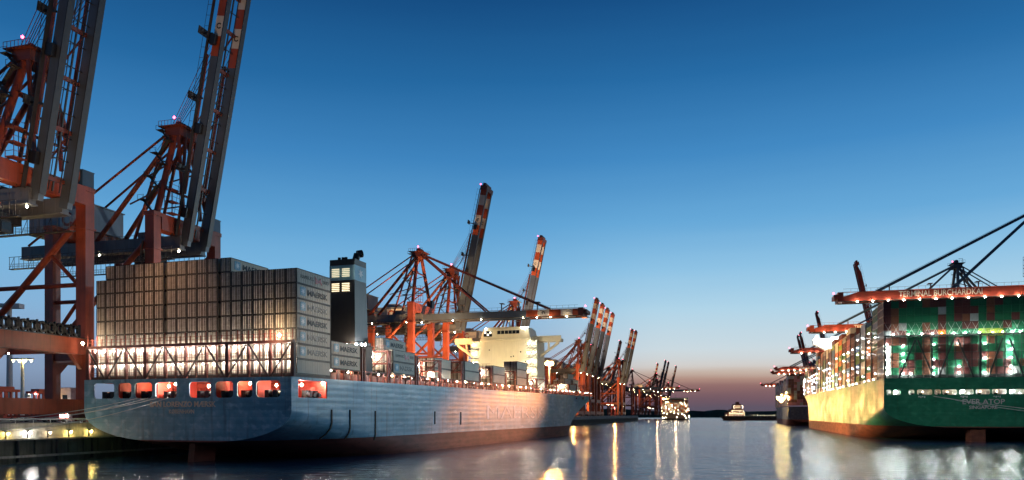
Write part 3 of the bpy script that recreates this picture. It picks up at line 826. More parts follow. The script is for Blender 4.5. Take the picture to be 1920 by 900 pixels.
o = far.build('container_stack', [BOX[k] for k in CK]); o.location = (S2[0], S2[1], 0); o.rotation_euler = (0, 0, -TH2)
tag(o, 'mass of mixed containers further forward on the green ship, behind its nearest side stacks', 'containers', kind='stuff')
L = 15.2
while L < 380:
    b = MB()
    s = section(L, P2)[-1][0] - .6; zt = P2['deck'](L)
    b.bx(-s - .1, L - .5, zt, -s + .3, L - .1, 46 if L < 240 else 40); b.bx(-s - .1, L + .9, zt, -s + .3, L + 1.3, 40)
    for z in (28, 33, 38): b.bx(-s - .1, L - .5, z, -s + 14, L + 1.3, z + .12)
    b.build('cross_bridge', M['lash_black'], sh2); L += 14.6
L = 15.4
while L < 380:
    s = section(L, P2)[-1][0] - .6
    for z in ((25, 27.5, 30, 32.6, 35.2, 38, 41) if L < 240 else (26, 28, 30.5, 33, 35.5)):
        if random.random() < .45 or z > 40 and L > 60: continue
        lamp(sh2, (-s - .9, L + .4, z + random.uniform(-.4, .4)), 'side' if random.random() < .8 else 'deck', .26, 'side_lamp')
    L += 14.6
b = MB(); L = 3
while L < 370:
    s = section(L, P2)[-1][0] - .2; z = P2['deck'](L); b.bx(-s - .05, L, z, -s + .05, L + .1, z + 1.1)
    b.beam((-s, L, z + 1.1), (-(section(L + 3, P2)[-1][0] - .2), L + 3, P2['deck'](L + 3) + 1.1), .06); L += 3
b.build('guard_rail', M['white'], sh2)
L = 6
while L < 370: lamp(sh2, (-(section(L, P2)[-1][0] - 1.0), L, P2['deck'](L) + .8), 'deck', .2, 'rail_lamp'); L += 11
for x in range(-26, 16, 6): point(S2s.w(x, -.9, 38.4), 420, (.9, 1, .92))  # fill points added in front of the frame to lighten the upper boxes
# bridge of the green ship
dh = MB(); dh.bx(-20, 250, 22.5, 20, 264, 56.5); d2 = dh.build('deckhouse', M['white'], sh2)
g = MB(); g.prism([(-31.2, 254, 59.0), (-31.2, 254, 56.4), (-22, 254, 51.5), (-20.1, 254, 51.5), (-20.1, 254, 59.0)], (0, 5, 0)); g.bx(-31.4, 253.8, 59.0, -20, 259.2, 60.0); g.build('bridge_wing', M['white'], d2)
g = MB(); g.bx(-20, 250, 56.6, 20, 264, 61); g.build('wheelhouse', M['white'], d2)
lamp(d2, (-29, 252.6, 61.2), 'cool', .75, 'wing_lamp'); lamp(d2, (-21, 246.5, 58.5), 'cool', .75, 'wing_lamp'); lamp(d2, (-26, 250, 47), 'warm', .6, 'wing_lamp')

# ---- ships further off ---------------------------------------------
def far_ship(label, loc, th, B, L, zd, mat, bays, rows, cols, lampk, house, cmix, name='container_ship', stack_label=None):
    s = thing(name, label, 'ship', (loc[0], loc[1], 0), -th)
    P = dict(B=B, L=L, run=60, zc=zd * .5, zb=3, a=15, bs=L * .78, rake=12, full=2.4, zs=zd * .6, zt=zd * .8, deck=lambda q: zd + 2 * (q / L) ** 2)
    hull(P, s, mat); transom(P, [], s, mat)
    st = MB()
    for bq in range(bays):
        y = 3 + bq * 14.4
        if y + 13 > L * .86: break
        if house and abs(y - house) < 14: continue
        rr = rows + random.choice((0, 0, -1, 1))
        for r in range(rr):
            for c in range(cols):
                if 0 < c < cols - 1 and bq > 0 and r < rr - 1: continue
                x = (c - (cols - 1) / 2) * 2.5
                st.bx(x - 1.2, y, zd + 1 + r * 2.62, x + 1.2, y + 12.1, zd + 1 + r * 2.62 + 2.56, CK.index(random.choice(cmix)))
    if st.f:
        o = st.build('container_stack', [BOX[k] for k in CK]); o.location = s.location; o.rotation_euler = s.rotation_euler
        tag(o, stack_label, 'containers', kind='stuff')
    if house:
        g = MB(); hw = B * .36; zt = zd + rows * 2.62 + 6
        g.bx(-hw, house, zd - .2, hw, house + 11, zt); g.bx(-B / 2, house + 2, zt - 1.2, B / 2, house + 6, zt + 1.6); g.tube((0, house + 5, zt), (0, house + 5, zt + 8), .4)
        d = g.build('deckhouse', M['cream'], s)
        g = MB()
        for lv in range(int((zt - zd) / 3)):
            g.bx(-hw + .5, house - .08, zd + 1.4 + lv * 3, hw - .5, house - .01, zd + 2.6 + lv * 3); g.bx(-hw - .08, house + .5, zd + 1.4 + lv * 3, -hw - .01, house + 10, zd + 2.6 + lv * 3)
        g.build('window_row', M['glass'], d)
        for lv in range(int((zt - zd) / 3)):
            for q in (-1, 1): lamp(d, (q * hw, house - .6, zd + 2.6 + lv * 3), lampk, .3, 'deck_lamp')
    for k in range(int(L / 16)):
        y = 2 + k * 14.4; hb = section(y, P)[-1][0]
        for q in (-1, 1): lamp(s, (q * (hb - .3), y, zd + 2.5 + random.random() * rows), lampk, .26, 'rail_lamp')
    return s
s3 = far_ship('dark navy container ship moored astern beyond the green one, maroon and pink boxes aboard', (268.8, 683), R(16.4), 50, 330, 16.6, M['hull_navy'], 20, 10, 20, 'dim', 0, ['maroon', 'pink', 'maroon', 'brown', 'grey'],
              stack_label='maroon and pink containers piled on the dark navy ship')
L = 0
for k in range(16): lamp(s3, (-24.9, 2 + k * 14.4, 22 + 8 * random.random()), 'yellow', .5, 'side_lamp')
s4 = far_ship('distant brightly lit container ship at the far end of the left quay', (266, 1270), R(12), 44, 240, 12, M['hull_dull'], 14, 7, 17, 'soft', 60, ['brown', 'grey', 'orange', 'white', 'maroon'],
              stack_label='warmly lit containers on the distant ship beside the left quay')
for k in range(14): lamp(s4, (random.uniform(-21, 21), -1.2, random.uniform(3, 13)), 'soft', .45, 'stern_lamp')
for k in range(5): lamp(s4, (22 + random.uniform(-1, 3), 6 * k, random.uniform(5, 9)), 'dim', .6, 'gangway_lamp')
for k in range(16): lamp(s4, (random.uniform(-22, 22), 1.0, random.uniform(14, 30)), 'soft', .42, 'stack_lamp')
# low coaster crossing in the middle distance, seen side on
cs = thing('coaster_ship', 'small dark coaster crossing mid channel, lit aft deckhouse and long low deck', 'ship', (462, 1274, 0), R(90))
PC = dict(B=18, L=122, run=20, zc=3, zb=0, a=5, bs=95, rake=6, full=2.2, zs=4.2, zt=5.4, deck=lambda q: 6.4 + (3 if q > 100 else 0))
PC = dict(PC, deck=lambda q: 6.4)
hull(PC, cs, M['hull_dull']); transom(PC, [], cs, M['hull_dull'])
g = MB(); y0 = 84
g.bx(-8, y0, 6.41, 8, y0 + 28, 13); g.bx(-7, y0 + 2, 13.01, 7, y0 + 22, 18); g.bx(-6, y0 + 5, 18.01, 6, y0 + 17, 24); g.bx(-8.5, y0 + 6, 24.01, 8.5, y0 + 15, 26.5); g.bx(-2.5, y0 + 7, 26.51, 2.5, y0 + 12, 30)
d = g.build('deckhouse', BOX['brown'], cs)
g = MB()
for z, a, c in ((10, 1, 25), (15, 3, 21), (20, 6, 16), (22.6, 6, 16)): q = 8 if z < 13 else (7 if z < 18 else 6); g.bx(-q - .1, y0 + a, z, -q - .02, y0 + c, z + 1.2)
g.build('lit_window_row', emit('lit_windows', (1, .68, .35), 1.1), d)
for z, ys in ((8.2, range(0, 34, 5)), (12, range(0, 28, 4)), (14.6, (2, 8, 20)), (19.2, (3, 17)), (21.6, (3, 18)), (24, (4, 17))):
    for y in ys: lamp(d, (-9, y0 + y, z), 'soft', .25, 'deck_lamp')
for k in range(13): lamp(cs, (-9.2, 2 + k * 5.6, 8.2), 'soft', .24, 'rail_lamp')
b = MB(); b.bx(-7, 3, 6.42, 7, 58, 8.0); b.build('hatch_cover', M['black'], cs)

# ------------------------------------------------------------------ gantry cranes
def emblem_ring(T, parent, mat=None):
    """swirl mark: open ring with a hooked stroke"""
    out, inn = [], []
    n = 18
    for k in range(n + 1):
        t = R(40 + 290 * k / n); out.append((math.cos(t), math.sin(t))); inn.append((.62 * math.cos(t), .62 * math.sin(t)))
    return plate(out + inn[::-1], [], .03, T, 'emblem', mat or M['ink'], parent)

def crane(label, loc, rz, ang, group, eu=True, blen=71.0, word=None, house=True, stout=False):
    RED, DARK = (M['crane_red'], M['crane_dark']) if eu else (M['bk_red'], M['bk_blue'])
    GIR, BOOM, FRAME = (M['girder_grey'], M['boom_grey'], M['crane_red']) if eu else (M['bk_red'], M['bk_red'], M['bk_blue'])
    c = thing('gantry_crane', label, 'crane', loc, rz, group)
    ys = (-11.5, 11.5)
    for x, zt in ((0, 51), (-30.5, 49.4)):
        for y in ys:
            b = MB(); b.bx(x - 1.3, y - 1.2, 4.92, x + 1.3, y + 1.2, zt - 1.0); b.bx(x - 1.55, y - 1.45, zt - 9.2, x + 1.55, y + 1.45, zt - 8.8)
            b.bx(x - 1.5, y - 1.35, zt - .99, x + 1.5, y + 1.35, zt)
            for z in range(8, int(zt) - 10, 8): b.bx(x - 1.33, y - 1.23, z, x + 1.33, y + 1.23, z + .12)
            b.build('leg', RED, c)
        b = MB(); b.bx(x - 1.4, -15, 1.7, x + 1.4, 15, 4.9)
        for y in (-9, 0, 9): b.bx(x - 1.44, y - .1, 1.75, x + 1.44, y + .1, 4.85)
        b.build('sill_beam', RED, c)
        for y in (-12.5, 12.5):
            b = MB(); b.bx(x - .8, y - 3.6, .75, x + .8, y + 3.6, 1.69)
            for k in range(5): b.tube((x - .35, y - 3 + k * 1.5, .5), (x + .35, y - 3 + k * 1.5, .5), .5, 10)
            b.build('bogie', DARK, c)
        b = MB(); b.bx(x - 1.25, -10.28, 14.6, x + 1.25, 10.28, 18.0)
        for s in (-1, 1): b.prism([(x - .5, s * 10.25, 14.55), (x - .5, s * 7.2, 14.55), (x - .5, s * 10.25, 11.4)], (1, 0, 0))
        b.build('portal_beam', RED, c)
        b = MB(); b.bx(x - 1.5, -10.2, 46.9, x + 1.5, 10.2, zt - .1)
        for y in (-6, 0, 6): b.bx(x - 1.54, y - .1, 47, x + 1.54, y + .1, zt - .2)
        b.build('top_beam', RED, c)
    for y in ys:
        b = MB(); b.bx(-29.15, y - .8, 15.2, -1.35, y + .8, 17.6); b.build('portal_tie', RED, c)
        b = MB(); b.tube((-29.3, y, 19), (-1.2, y, 44.5), .72, 10); b.build('diagonal_brace', RED, c, 40)
        b = MB(); b.tube((-29.3, y, 30), (-1.25, y, 30), .5, 8); b.tube((-9, y, 18), (-1.3, y, 27), .4, 8); b.tube((-1.3, y, 29.5), (-9.4, y, 37.0), .45, 8); b.build('tie_tube', RED, c, 40)
    # trolley girders, rails, hanging walkways
    for y in (-4, 4):
        b = MB(); b.bx(-48, y - .85, 43.5, 2.4, y + .85, 46.6)
        for k in range(17): b.bx(-47.5 + 3 * k, y - .89, 43.6, -47.4 + 3 * k, y + .89, 46.5)
        b.bx(-48, y - 1.3, 43.2, 2.4, y + 1.3, 43.49)
        b.build('girder', GIR, c)
    for y in (-6.4, 6.4):
        b = MB(); b.bx(-50, y - .5, 40.3, 1.8, y + .5, 40.5)
        for k in range(33):
            x = -49.8 + 1.6 * k
            b.beam((x, y - .45, 40.5), (x, y - .45, 43.6), .09); b.beam((x, y + .45, 40.5), (x, y + .45, 41.7), .06)
            if k % 4 == 0 and k < 31: b.beam((x, y - .45, 40.5), (x + 1.6, y - .45, 43.5), .08)
        for z in (41.1, 41.7): b.bx(-50, y - .48, z, 1.8, y - .42, z + .06); b.bx(-50, y + .42, z, 1.8, y + .48, z + .06)
        b.bx(-50, y - .5, 43.5, 1.8, y - .38, 43.62)
        b.build('walkway', M['rope'], c)
    if house:
        b = MB(); b.bx(-45, -5.2, 49.8, -24, 5.2, 56); b.bx(-45.3, -5.5, 56.01, -23.7, 5.5, 56.3)
        b.bx(-36, -3.5, 56.31, -30, 3.5, 58.2); b.bx(-45.2, -6.3, 49.4, -23.8, 6.3, 49.75)
        for k in range(10): b.bx(-44.6 + 2.2 * k, -5.28, 50, -44.4 + 2.2 * k, 5.28, 56)
        h = b.build('machinery_house', M['house_grey'], c)
        if eu:
            p = MB(); p.bx(-34.5, -5.42, 50.3, -25.5, -5.3, 55.4); p.build('signboard', M['band_white'], h)
            emblem_ring(Matrix.Translation((-32, -5.46, 52.9)) @ AFT.to_4x4() @ Matrix.Scale(1.9, 4), h, M['band_red'])
            lettering('EUROGATE', 1.2, (-28.6, -5.45, 52.6), AFT, M['house_grey'], h, 4.2)
        b = MB(); b.bx(-38, -3.5, 46.61, -34, 3.5, 49.39); b.bx(-27.5, -3.5, 46.61, -25, 3.5, 49.39); b.build('house_support', M['crane_dark'] if eu else M['bk_red'], c)
    b = MB(); b.bx(-14, -3, 41.2, -8, 3, 43.15); b.bx(-9, -3.4, 38.6, -6.2, -1, 41.4); b.bx(-13.5, -2.4, 39.6, -9.5, 2.4, 41.19)
    t = b.build('trolley', M['black'], c)
    g = MB(); g.bx(-6.2, -3.3, 39.2, -6.15, -1.1, 40.9); g.build('cab_window', M['glass'], t)
    # boom
    ca, sa = math.cos(R(ang)), math.sin(R(ang))
    T = lambda d, y, h: (3 + d * ca - h * sa, y, 45 + d * sa + h * ca)
    def ob(b, d0, d1, y0, y1, h0, h1, mi=0):
        b.hexa([T(d0, y0, h0), T(d1, y0, h0), T(d1, y1, h0), T(d0, y1, h0), T(d0, y0, h1), T(d1, y0, h1), T(d1, y1, h1), T(d0, y1, h1)], mi)
    bw_, bh_ = (.85, 1.4) if ang < 40 else ((.9, 1.5) if stout else (.62, 1.12))
    fr = [0, .655, .725, .795, .865, .935, .985]
    for y in (-3.5, 3.5):
        b = MB()
        if eu:
            for k in range(6): ob(b, fr[k] * blen + (.0 if k else -.8), fr[k + 1] * blen, y - bw_, y + bw_, -bh_, bh_, (0, 1, 2, 1, 2, 1)[k])
        else:
            ob(b, -.8, blen - 8, y - .9, y + .9, -1.6, 1.6)
            b.hexa([T(blen - 8, y - .9, -1.6), T(blen, y - .9, -1.6), T(blen, y + .9, -1.6), T(blen - 8, y + .9, -1.6), T(blen - 8, y - .9, 1.6), T(blen, y - .9, -.5), T(blen, y + .9, -.5), T(blen - 8, y + .9, 1.6)])
        ob(b, .5, blen - 1, y - .75, y + .75, -(bh_ if eu else 1.6) - .25, -(bh_ if eu else 1.6) - .01, 3)
        bo = b.build('boom_girder', [BOOM, M['band_red'] if eu else BOOM, M['band_white'], M['rope']], c)
        if eu:
            d = .76 * blen
            mt = Matrix.Translation(T(d, y - bw_ - .04, 0)) @ Matrix.Rotation(R(-ang), 4, 'Y') @ AFT.to_4x4() @ Matrix.Rotation(R(-90), 4, 'Z') @ Matrix.Scale(.72, 4)
            emblem_ring(mt, bo)
    if not eu and word:
        mt = Matrix.Rotation(R(-ang), 3, 'Y') @ FWD
        lettering(word, 3.0, T(blen * .465, 4.45, .1), mt, M['white'], bo, 31, .02)
    b = MB(); ob(b, blen * .97, blen * 1.0, -5, 5, -1.7, 1.7); ob(b, blen * 1.0, blen * 1.02, -4.4, 4.4, -.6, .9)
    b.build('boom_head', DARK if eu else RED, c)
    for d in (4, 14, 24, 34, 44, 54, 63):
        b = MB(); ob(b, d, d + .8, -2.64, 2.64, .3, 1.0)
        if d in (4, 24, 44): b.beam(T(d + 1, -2.5, 1.1), T(d + 10, 2.5, 1.1), .35)
        b.build('boom_cross_tie', DARK, c)
    b = MB()
    for y, h, q in ((-1.9, .2, .22), (-.7, .5, .14), (.3, .55, .3), (1.7, .25, .18)): b.beam(T(2, y, h), T(blen * .96, y, h), q)
    for k in range(14):
        d = 4 + k * 4.6
        if d < blen - 3: b.beam(T(d, -2.85, .4), T(d, 2.85, .4), .16); b.beam(T(d, .3, .5), T(d, .3, 1.9), .12)
    b.build('hoist_cable', M['rope'], c)
    for d, y in ((6, -4.9), (27, -4.9), (49, -4.9)) if ang > 40 else ():
        b = MB(); ob(b, d, d + 2.4, y - .55, y + .55, -.4, 1.2); b.build('switch_box', M['black'], c)
    b = MB()
    for k in range(27):
        d = 1 + k * 2.6
        if d < blen - 2: b.beam(T(d, -5.9, 1.6), T(d, -5.9, 2.7), .07); b.beam(T(d, 5.9, 1.6), T(d, 5.9, 2.7), .07)
    for y in (-5.9, 5.9): b.beam(T(1, y, 2.7), T(blen - 2, y, 2.7), .07); ob(b, 1, blen - 2, min(y, y * .83), max(y, y * .83), 1.52, 1.6)
    for d in (18, 36, 52): b.beam(T(d, -4, 1.5), T(d, -4, 4.6), .4); ob(b, d - .6, d + 1.2, -5.6, -2.4, 4.5, 4.7)
    b.build('boom_walkway', M['rope'] if eu else RED, c)
    # A-frame, stays
    ax, az = -1.0, 74.0
    for s in (-1, 1):
        b = MB(); b.tube((.2, s * 10.4, 51), (ax, s * 2.4, az - 1), .78, 10); b.build('mast_leg', FRAME, c, 40)
        b = MB(); b.tube((ax - .6, s * 2.6, az - 1.6), (-24, s * 4, 46.7), .62, 10); b.build('mast_backleg', FRAME, c, 40)
        b = MB(); b.tube((-3.5, s * 2.6, az - 1), (-12, s * 4, 46.7), .42, 8); b.build('mast_strut', FRAME, c, 40)
        b = MB(); b.tube((ax - .8, s * 2.8, az), (-46.5, s * 4, 47), .3, 8); b.build('backstay', FRAME, c, 40)
        b = MB()
        if ang < 40:
            for fq in (.40, .80): b.beam((ax + 1, s * 2.8, az), T(blen * fq, s * 4, 1.5), .5, .7)
            b.beam((ax + 1, s * 2.0, az + .6), T(blen * .8, s * 3.4, 2.2), .1)
        else:
            b.beam(T(12, s * 3.6, 2.6), T(47, s * 3.6, 2.6), .45, .7); b.beam((ax + 1.5, s * 3.2, az - .5), (2.2, s * 3.2, az - 22), .5, .8)
            b.beam((2.0, s * 2.2, az - 2), (.8, s * 2.2, az - 16), .5, .7)
            for q in (.56, .6, .63, .66, .69, .74): b.beam((ax + .6, s * (2 + (q - .6) * 14), az + 1.2), T(blen * q, s * 3.2, 1.4), .1)
        b.build('forestay', DARK if eu else M['bk_blue'], c)
    for z, e in ((58, 7.6), (65, 5.0)):
        b = MB(); b.beam((-.3, -e, z), (-.3, e, z), .5); b.beam((-.3, -e, z), (-14 + (z - 58) * .9, -3.4, z - 2), .3); b.beam((-.3, e, z), (-14 + (z - 58) * .9, 3.4, z - 2), .3)
        b.bx(-2.2, -e - .6, z + .3, .6, -e + 1.2, z + .42)
        for q in (-2.1, -.8, .5): b.beam((q, -e - .55, z + .4), (q, -e - .55, z + 1.5), .07)
        b.bx(-2.2, -e - .6, z + 1.45, .6, -e - .52, z + 1.53); b.build('mast_platform', DARK, c)
    b = MB(); b.bx(-6, -2.4, 49.5, -2.2, 2.4, 51.8); b.bx(-12, -3, 46.62, -8.5, 3, 48.6)
    for y in (-3.8, 3.8):
        for k in range(16): b.beam((-23 + k * 1.5, y, 46.6), (-23 + k * 1.5, y, 47.7), .07)
        b.bx(-23, y - .04, 47.65, 0, y + .04, 47.73)
    b.build('winch_house', M['house_grey'], c)
    b = MB(); b.bx(ax - 2.2, -3.6, az - 1.6, ax + 2.4, 3.6, az + .6); b.bx(ax - 3.4, -4.6, az + .61, ax + 3.4, 4.6, az + .8)
    for s in (-1.5, 0, 1.5): b.tube((ax + .4, s - .3, az + 1.5), (ax + .4, s + .3, az + 1.5), 1.15, 12)
    for k in range(8):
        for y in (-4.55, 4.55): b.beam((ax - 3.3 + k * .95, y, az + .8), (ax - 3.3 + k * .95, y, az + 2), .08)
    for y in (-4.55, 4.55): b.bx(ax - 3.3, y - .04, az + 1.95, ax + 3.3, y + .04, az + 2.03)
    b.beam((ax - 2.5, 2.5, az + .8), (ax - 2.5, 2.5, az + 3), .15); b.beam((ax - 2.5, 2.5, az + 3), (ax - .5, 2.5, az + 3), .15)
    b.build('mast_head', DARK, c)
    lamp(c, (ax + 1.0, -4.0, az + 2.7), 'pink', .42, 'beacon'); lamp(c, T(blen * 1.01, -3.5, 2.4), 'pink', .42, 'beacon')
    b = MB(); px, pz = .6, 51.2
    for k in range(7):
        z0, z1 = pz + k * 3.2, pz + (k + 1) * 3.2
        y = -9.6 + (k * 3.2) / 23 * 7.6
        x0, x1 = (-3.6, -.8) if k % 2 else (-.8, -3.6)
        b.beam((x0, y - 1.0, z0), (x1, y - 1.0, z1), .9, .16); b.bx(x1 - .9, y - 2.0, z1 - .05, x1 + .9, y + .2, z1 + .07)
        b.beam((x0, y - 1.45, z0 + 1), (x1, y - 1.45, z1 + 1), .07)
        for q in (-.9, .9): b.beam((x1 + q, y - 1.95, z1), (x1 + q, y - 1.95, z1 + 1.1), .07)
        b.bx(x1 - .9, y - 1.98, z1 + 1.05, x1 + .9, y - 1.92, z1 + 1.12)
    b.build('mast_stair', M['rope'], c)
    b = MB()
    for z in (51.3, 54.2, 57.2): b.bx(1.0, -8.8, z, 3.2, -5.8, z + .14)
    for x in (1.05, 3.15):
        for y in (-8.75, -5.85): b.beam((x, y, 51.2), (x, y, 58.3), .11)
    for z in (52.4, 55.3, 58.3): b.bx(1, -8.82, z, 3.2, -8.74, z + .08); b.bx(3.12, -8.8, z, 3.2, -5.8, z + .08)
    b.build('hinge_platform', M['crane_dark'], c)
    b = MB(); b.bx(-1.3, 9.4, 51.03, 1.4, 12.5, 54.2); b.bx(-1.4, 9.3, 54.21, 1.5, 12.6, 54.4)
    b.build('electrical_cabin', M['navy'], c)
    b = MB()
    for k in range(9): b.bx(-2.7, -13.2, 6 + k * 4.2, -1.45, -11.6, 6.12 + k * 4.2); b.beam((-2.5, -12.9, 6.1 + k * 4.2), (-1.7, -12.9, 10.2 + k * 4.2), .6, .12)
    b.build('leg_stair', M['rope'], c)
    for x in (-40, -22, -5): lamp(c, (x, -5.2, 42.9), 'dim', .24, 'work_lamp')
    lamp(c, (2.2, -5.0, 42.6), 'dim', .3, 'work_lamp')
    for y in (-6, 6): lamp(c, (-15, y, 14.9), 'dim', .2, 'work_lamp')
    if ang < 40:
        for k in range(6 if eu else 11): lamp(c, T((14, 27, 46, 52, 58, 65)[k] if eu else 6 + k * 6, -5.15 if eu else 5.15, -2.0), 'dim' if eu else 'warm', .26 if eu else .3, 'boom_lamp')
    return c

GL = 'cranes along the left quay'
RA = 79.0
def qcrane(Z): p = qpt(Z); return (p.x, p.y, QZ)
crA = crane('red gantry crane at the far left, raised grey boom cut off at the top', qcrane(158.6), -QH, RA, GL)
def clone(src, label, loc, rz=None, group=None):
    c = copy_tree(src); c['label'] = label; c.location = loc
    if rz is not None: c.rotation_euler = (0, 0, rz)
    if group: c['group'] = group
    return c
clone(crA, 'red gantry crane behind the beige reefer wall, boom raised to red and white bands', qcrane(200.5))
crD = crane('gantry crane with raised banded boom just behind the lowered boom over the ship', qcrane(393), -QH, 78.2, GL, stout=True)
clone(crD, 'gantry crane with raised boom rising behind the cream deckhouse', qcrane(505))
for k, (Z, wd) in enumerate(((729, 'nearest and tallest'), (763, 'second'), (796, 'third'), (833, 'farthest'))):
    clone(crD, f'{wd} raised boom crane of the tight four beyond the blue ship bow', (qpt(Z).x, Z * 1.055, QZ))
clone(crD, 'small raised boom crane set back between the tight four and the pair', (151, 1208, QZ))
clone(crD, 'nearer of the two raised boom cranes right of the tight four', (144, 1045, QZ))
clone(crD, 'farther of the two raised boom cranes right of the tight four', (152, 1064, QZ))
for X, Z, wd in ((308, 1740, 'leftmost'), (306, 1640, 'second'), (322, 1690, 'third'), (368, 1830, 'rightmost')):
    clone(crD, f'tiny raised boom crane at the horizon, {wd} in the far lit group', (X, Z, QZ))
crC = crane('red gantry crane with its boom lowered over the blue ship, aft of the deckhouse', qcrane(352), -QH, 0, GL, blen=72)
for Z, wd in ((1290, 'nearer'), (1420, 'farther')):
    clone(crC, f'{wd} of the tiny cranes with lowered boom above the distant lit ship', qcrane(Z) if Z > 1300 else (200, 1290, QZ))
# right-hand terminal: quay side of the green ship
GR = 'cranes along the right quay'
def rq(L): # rail point abreast of L metres from the green ship's transom
    return (S2[0] + 37.5 * math.cos(QH2) + L * math.sin(QH2), S2[1] - 37.5 * math.sin(QH2) + L * math.cos(QH2), 7.5)
def tip_len(L, px):   # boom length whose tip stands in the photograph's column px
    p = rq(L); r = (px - PCX) / FOC; c_, s_ = math.cos(QH2), math.sin(QH2)
    return (p[0] - r * p[1]) / (c_ + r * s_) - 3 - 0.5
def crr(*a):
    c = crane(*a); c.scale = (1, 1, 1.16); return c
cr1 = crr('red crane boom with white terminal name, nearest over the green ship stern', rq(62), math.pi - QH2, 0, GR, False, tip_len(62, 1566), 'TERMINAL BURCHARDKAI')
clone(cr1, 'second red crane boom from the front, reaching over the green ship', rq(190))
clone(cr1, 'third red crane boom from the front, beside the green ship bridge wing', rq(352))
clone(cr1, 'red crane boom lit orange, first beyond the green ship bow', rq(600))
clone(cr1, 'red crane boom lit orange, second beyond the green ship bow', rq(680))
clone(cr1, 'red crane boom farthest along the right quay, strung with yellow lamps', rq(1080))
cr2 = crr('red crane boom raised upright between the first two lowered booms', rq(418), math.pi - QH2, 76, GR, False, 70, 'TERMINAL BURCHARDKAI')
clone(cr2, 'upright red crane boom behind the green ship bridge wing', rq(752))
clone(cr2, 'nearer of two small dark upright booms over the navy ship', rq(1010))
clone(cr2, 'farther of two small dark upright booms over the navy ship', rq(1060))

# festoon cable loops on the near crane's portal beam
b = MB()
for k in range(9):
    y = -9.4 + k * 2.1
    for q in range(12):
        a0, a1 = R(q * 30), R(q * 30 + 30)
        b.beam((1.5, y + .75 * math.cos(a0), 19.4 + 1.0 * math.sin(a0)), (1.5, y + .75 * math.cos(a1), 19.4 + 1.0 * math.sin(a1)), .8, .42)
    b.bx(1.3, y + .9, 18.02, 1.75, y + 1.15, 20.8)
b.bx(1.2, -10.2, 18.01, 1.9, 10.2, 18.15)
b.build('festoon_cable', M['black'], crA)

# ------------------------------------------------------------------ things on the left quay
def ql(px, y, Z): return V(((px - PCX) / FOC * Z, Z, CAMZ + (PYH - y) * Z / FOC))
def straddle(label, loc, rz, group='straddle carriers on the left quay'):
    s = thing('straddle_carrier', label, 'straddle carrier', loc, rz, group)
    for x in (-2.4, 2.4):
        b = MB(); b.bx(x - .45, -4.6, .3, x + .45, 4.6, 1.3)
        for y in (-3.6, -1.2, 1.2, 3.6): b.bx(x - .3, y - .3, 1.3, x + .3, y + .3, 10.4)
        b.build('leg_frame', M['carrier_red'], s)
        for y in (-3.8, -1.4, 1.4, 3.8):
            b = MB(); b.tube((x - .3, y, .75), (x + .3, y, .75), .75, 12); b.build('wheel', M['black'], s)
    b = MB(); b.bx(-3, -4.8, 10.4, 3, 4.8, 11.4); b.bx(-2.2, -3, 11.41, 2.2, 3, 12.4); b.build('top_frame', M['carrier_red'], s)
    b = MB(); b.bx(-2.6, -5.9, 8.6, -.8, -4.3, 10.38); b.build('cab', M['white'], s)
    for x in (-2.4, 2.4): lamp(s, (x, -5.0, 10.2), 'white', .2, 'headlight')
    return s
p = ql(77, 740, 330); straddle('red straddle carrier framed by the portal of the far left crane', (p.x, p.y, QZ), R(-16))
p = ql(6, 740, 300); straddle('red straddle carrier at the left edge of the photo', (p.x, p.y, QZ), R(-16))
p = ql(1150, 770, 1040); straddle('red straddle carrier far off beneath the paired cranes', (p.x, p.y, QZ), R(-16))
mast = thing('light_mast', 'pale floodlit pole with warm lamp head behind the far left crane', 'light mast', (ql(42, 740, 260).x, 260, QZ))
b = MB(); b.tube((0, 0, 0), (0, 0, 20), .7, 10, r2=.45); b.build('pole', M['white'], mast, 40)
b = MB(); b.bx(-3.6, -.5, 20.0, 3.6, .5, 20.5); b.build('lamp_bar', M['white'], mast)
for x in (-3, -1, 1, 3): lamp(mast, (x, 0, 19.6), 'yellow', .4, 'mast_lamp')
wt = thing('wind_turbine', 'pale wind turbine far behind the left edge cranes, blade pointing up right', 'wind turbine', (ql(18, 740, 620).x, 620, QZ))
b = MB(); b.tube((0, 0, 0), (0, 0, 86), 2.6, 14, r2=1.6); b.build('tower', M['white'], wt, 40)
b = MB(); b.bx(-2, -4, 86, 10, 3, 89.6); b.build('nacelle', M['white'], wt)
b = MB()
for a in (52, 172, 292):
    d = V((math.cos(R(a)), 0, math.sin(R(a))))
    b.tube(V((-3.2, 0, 88)) + d * 1.2, V((-3.2, 0, 88)) + d * 20, 1.9, 8, 0, .6)
b.tube((-4.4, 0, 88), (-2, 0, 88), 1.6, 10); b.build('rotor', M['white'], wt, 40)
# lit service hut and lorry seen through the portals
p = ql(130, 720, 215)
ht = thing('service_hut', 'small pink lit hut on the quay between the crane legs', 'hut', (p.x, p.y, QZ), -QH)
b = MB(); b.bx(-3.5, -3, 0, 3.5, 3, 8.6); b.bx(-3.8, -3.3, 8.61, 3.8, 3.3, 9.0); b.build('wall', M['pink_grey'], ht)
b = MB()
for z in (1, 5): b.bx(-2.4, -3.08, z, -.6, -3.01, z + 2); b.bx(.8, -3.08, z, 2.4, -3.01, z + 2)
b.build('window', M['glass'], ht)
lamp(ht, (-3.2, -4, 7), 'sodium', .3, 'wall_lamp'); lamp(ht, (2, -4, 3.5), 'white', .25, 'wall_lamp')
p = ql(75, 790, 172)
tk = thing('terminal_tractor', 'red terminal tractor with flat trailer parked behind the quay guard pipe', 'tractor', (p.x, p.y, QZ), -QH - R(90))
b = MB(); b.bx(-1.2, 4, .9, 1.2, 6.6, 3.2); cab = b.build('cab', M['carrier_red'], tk)
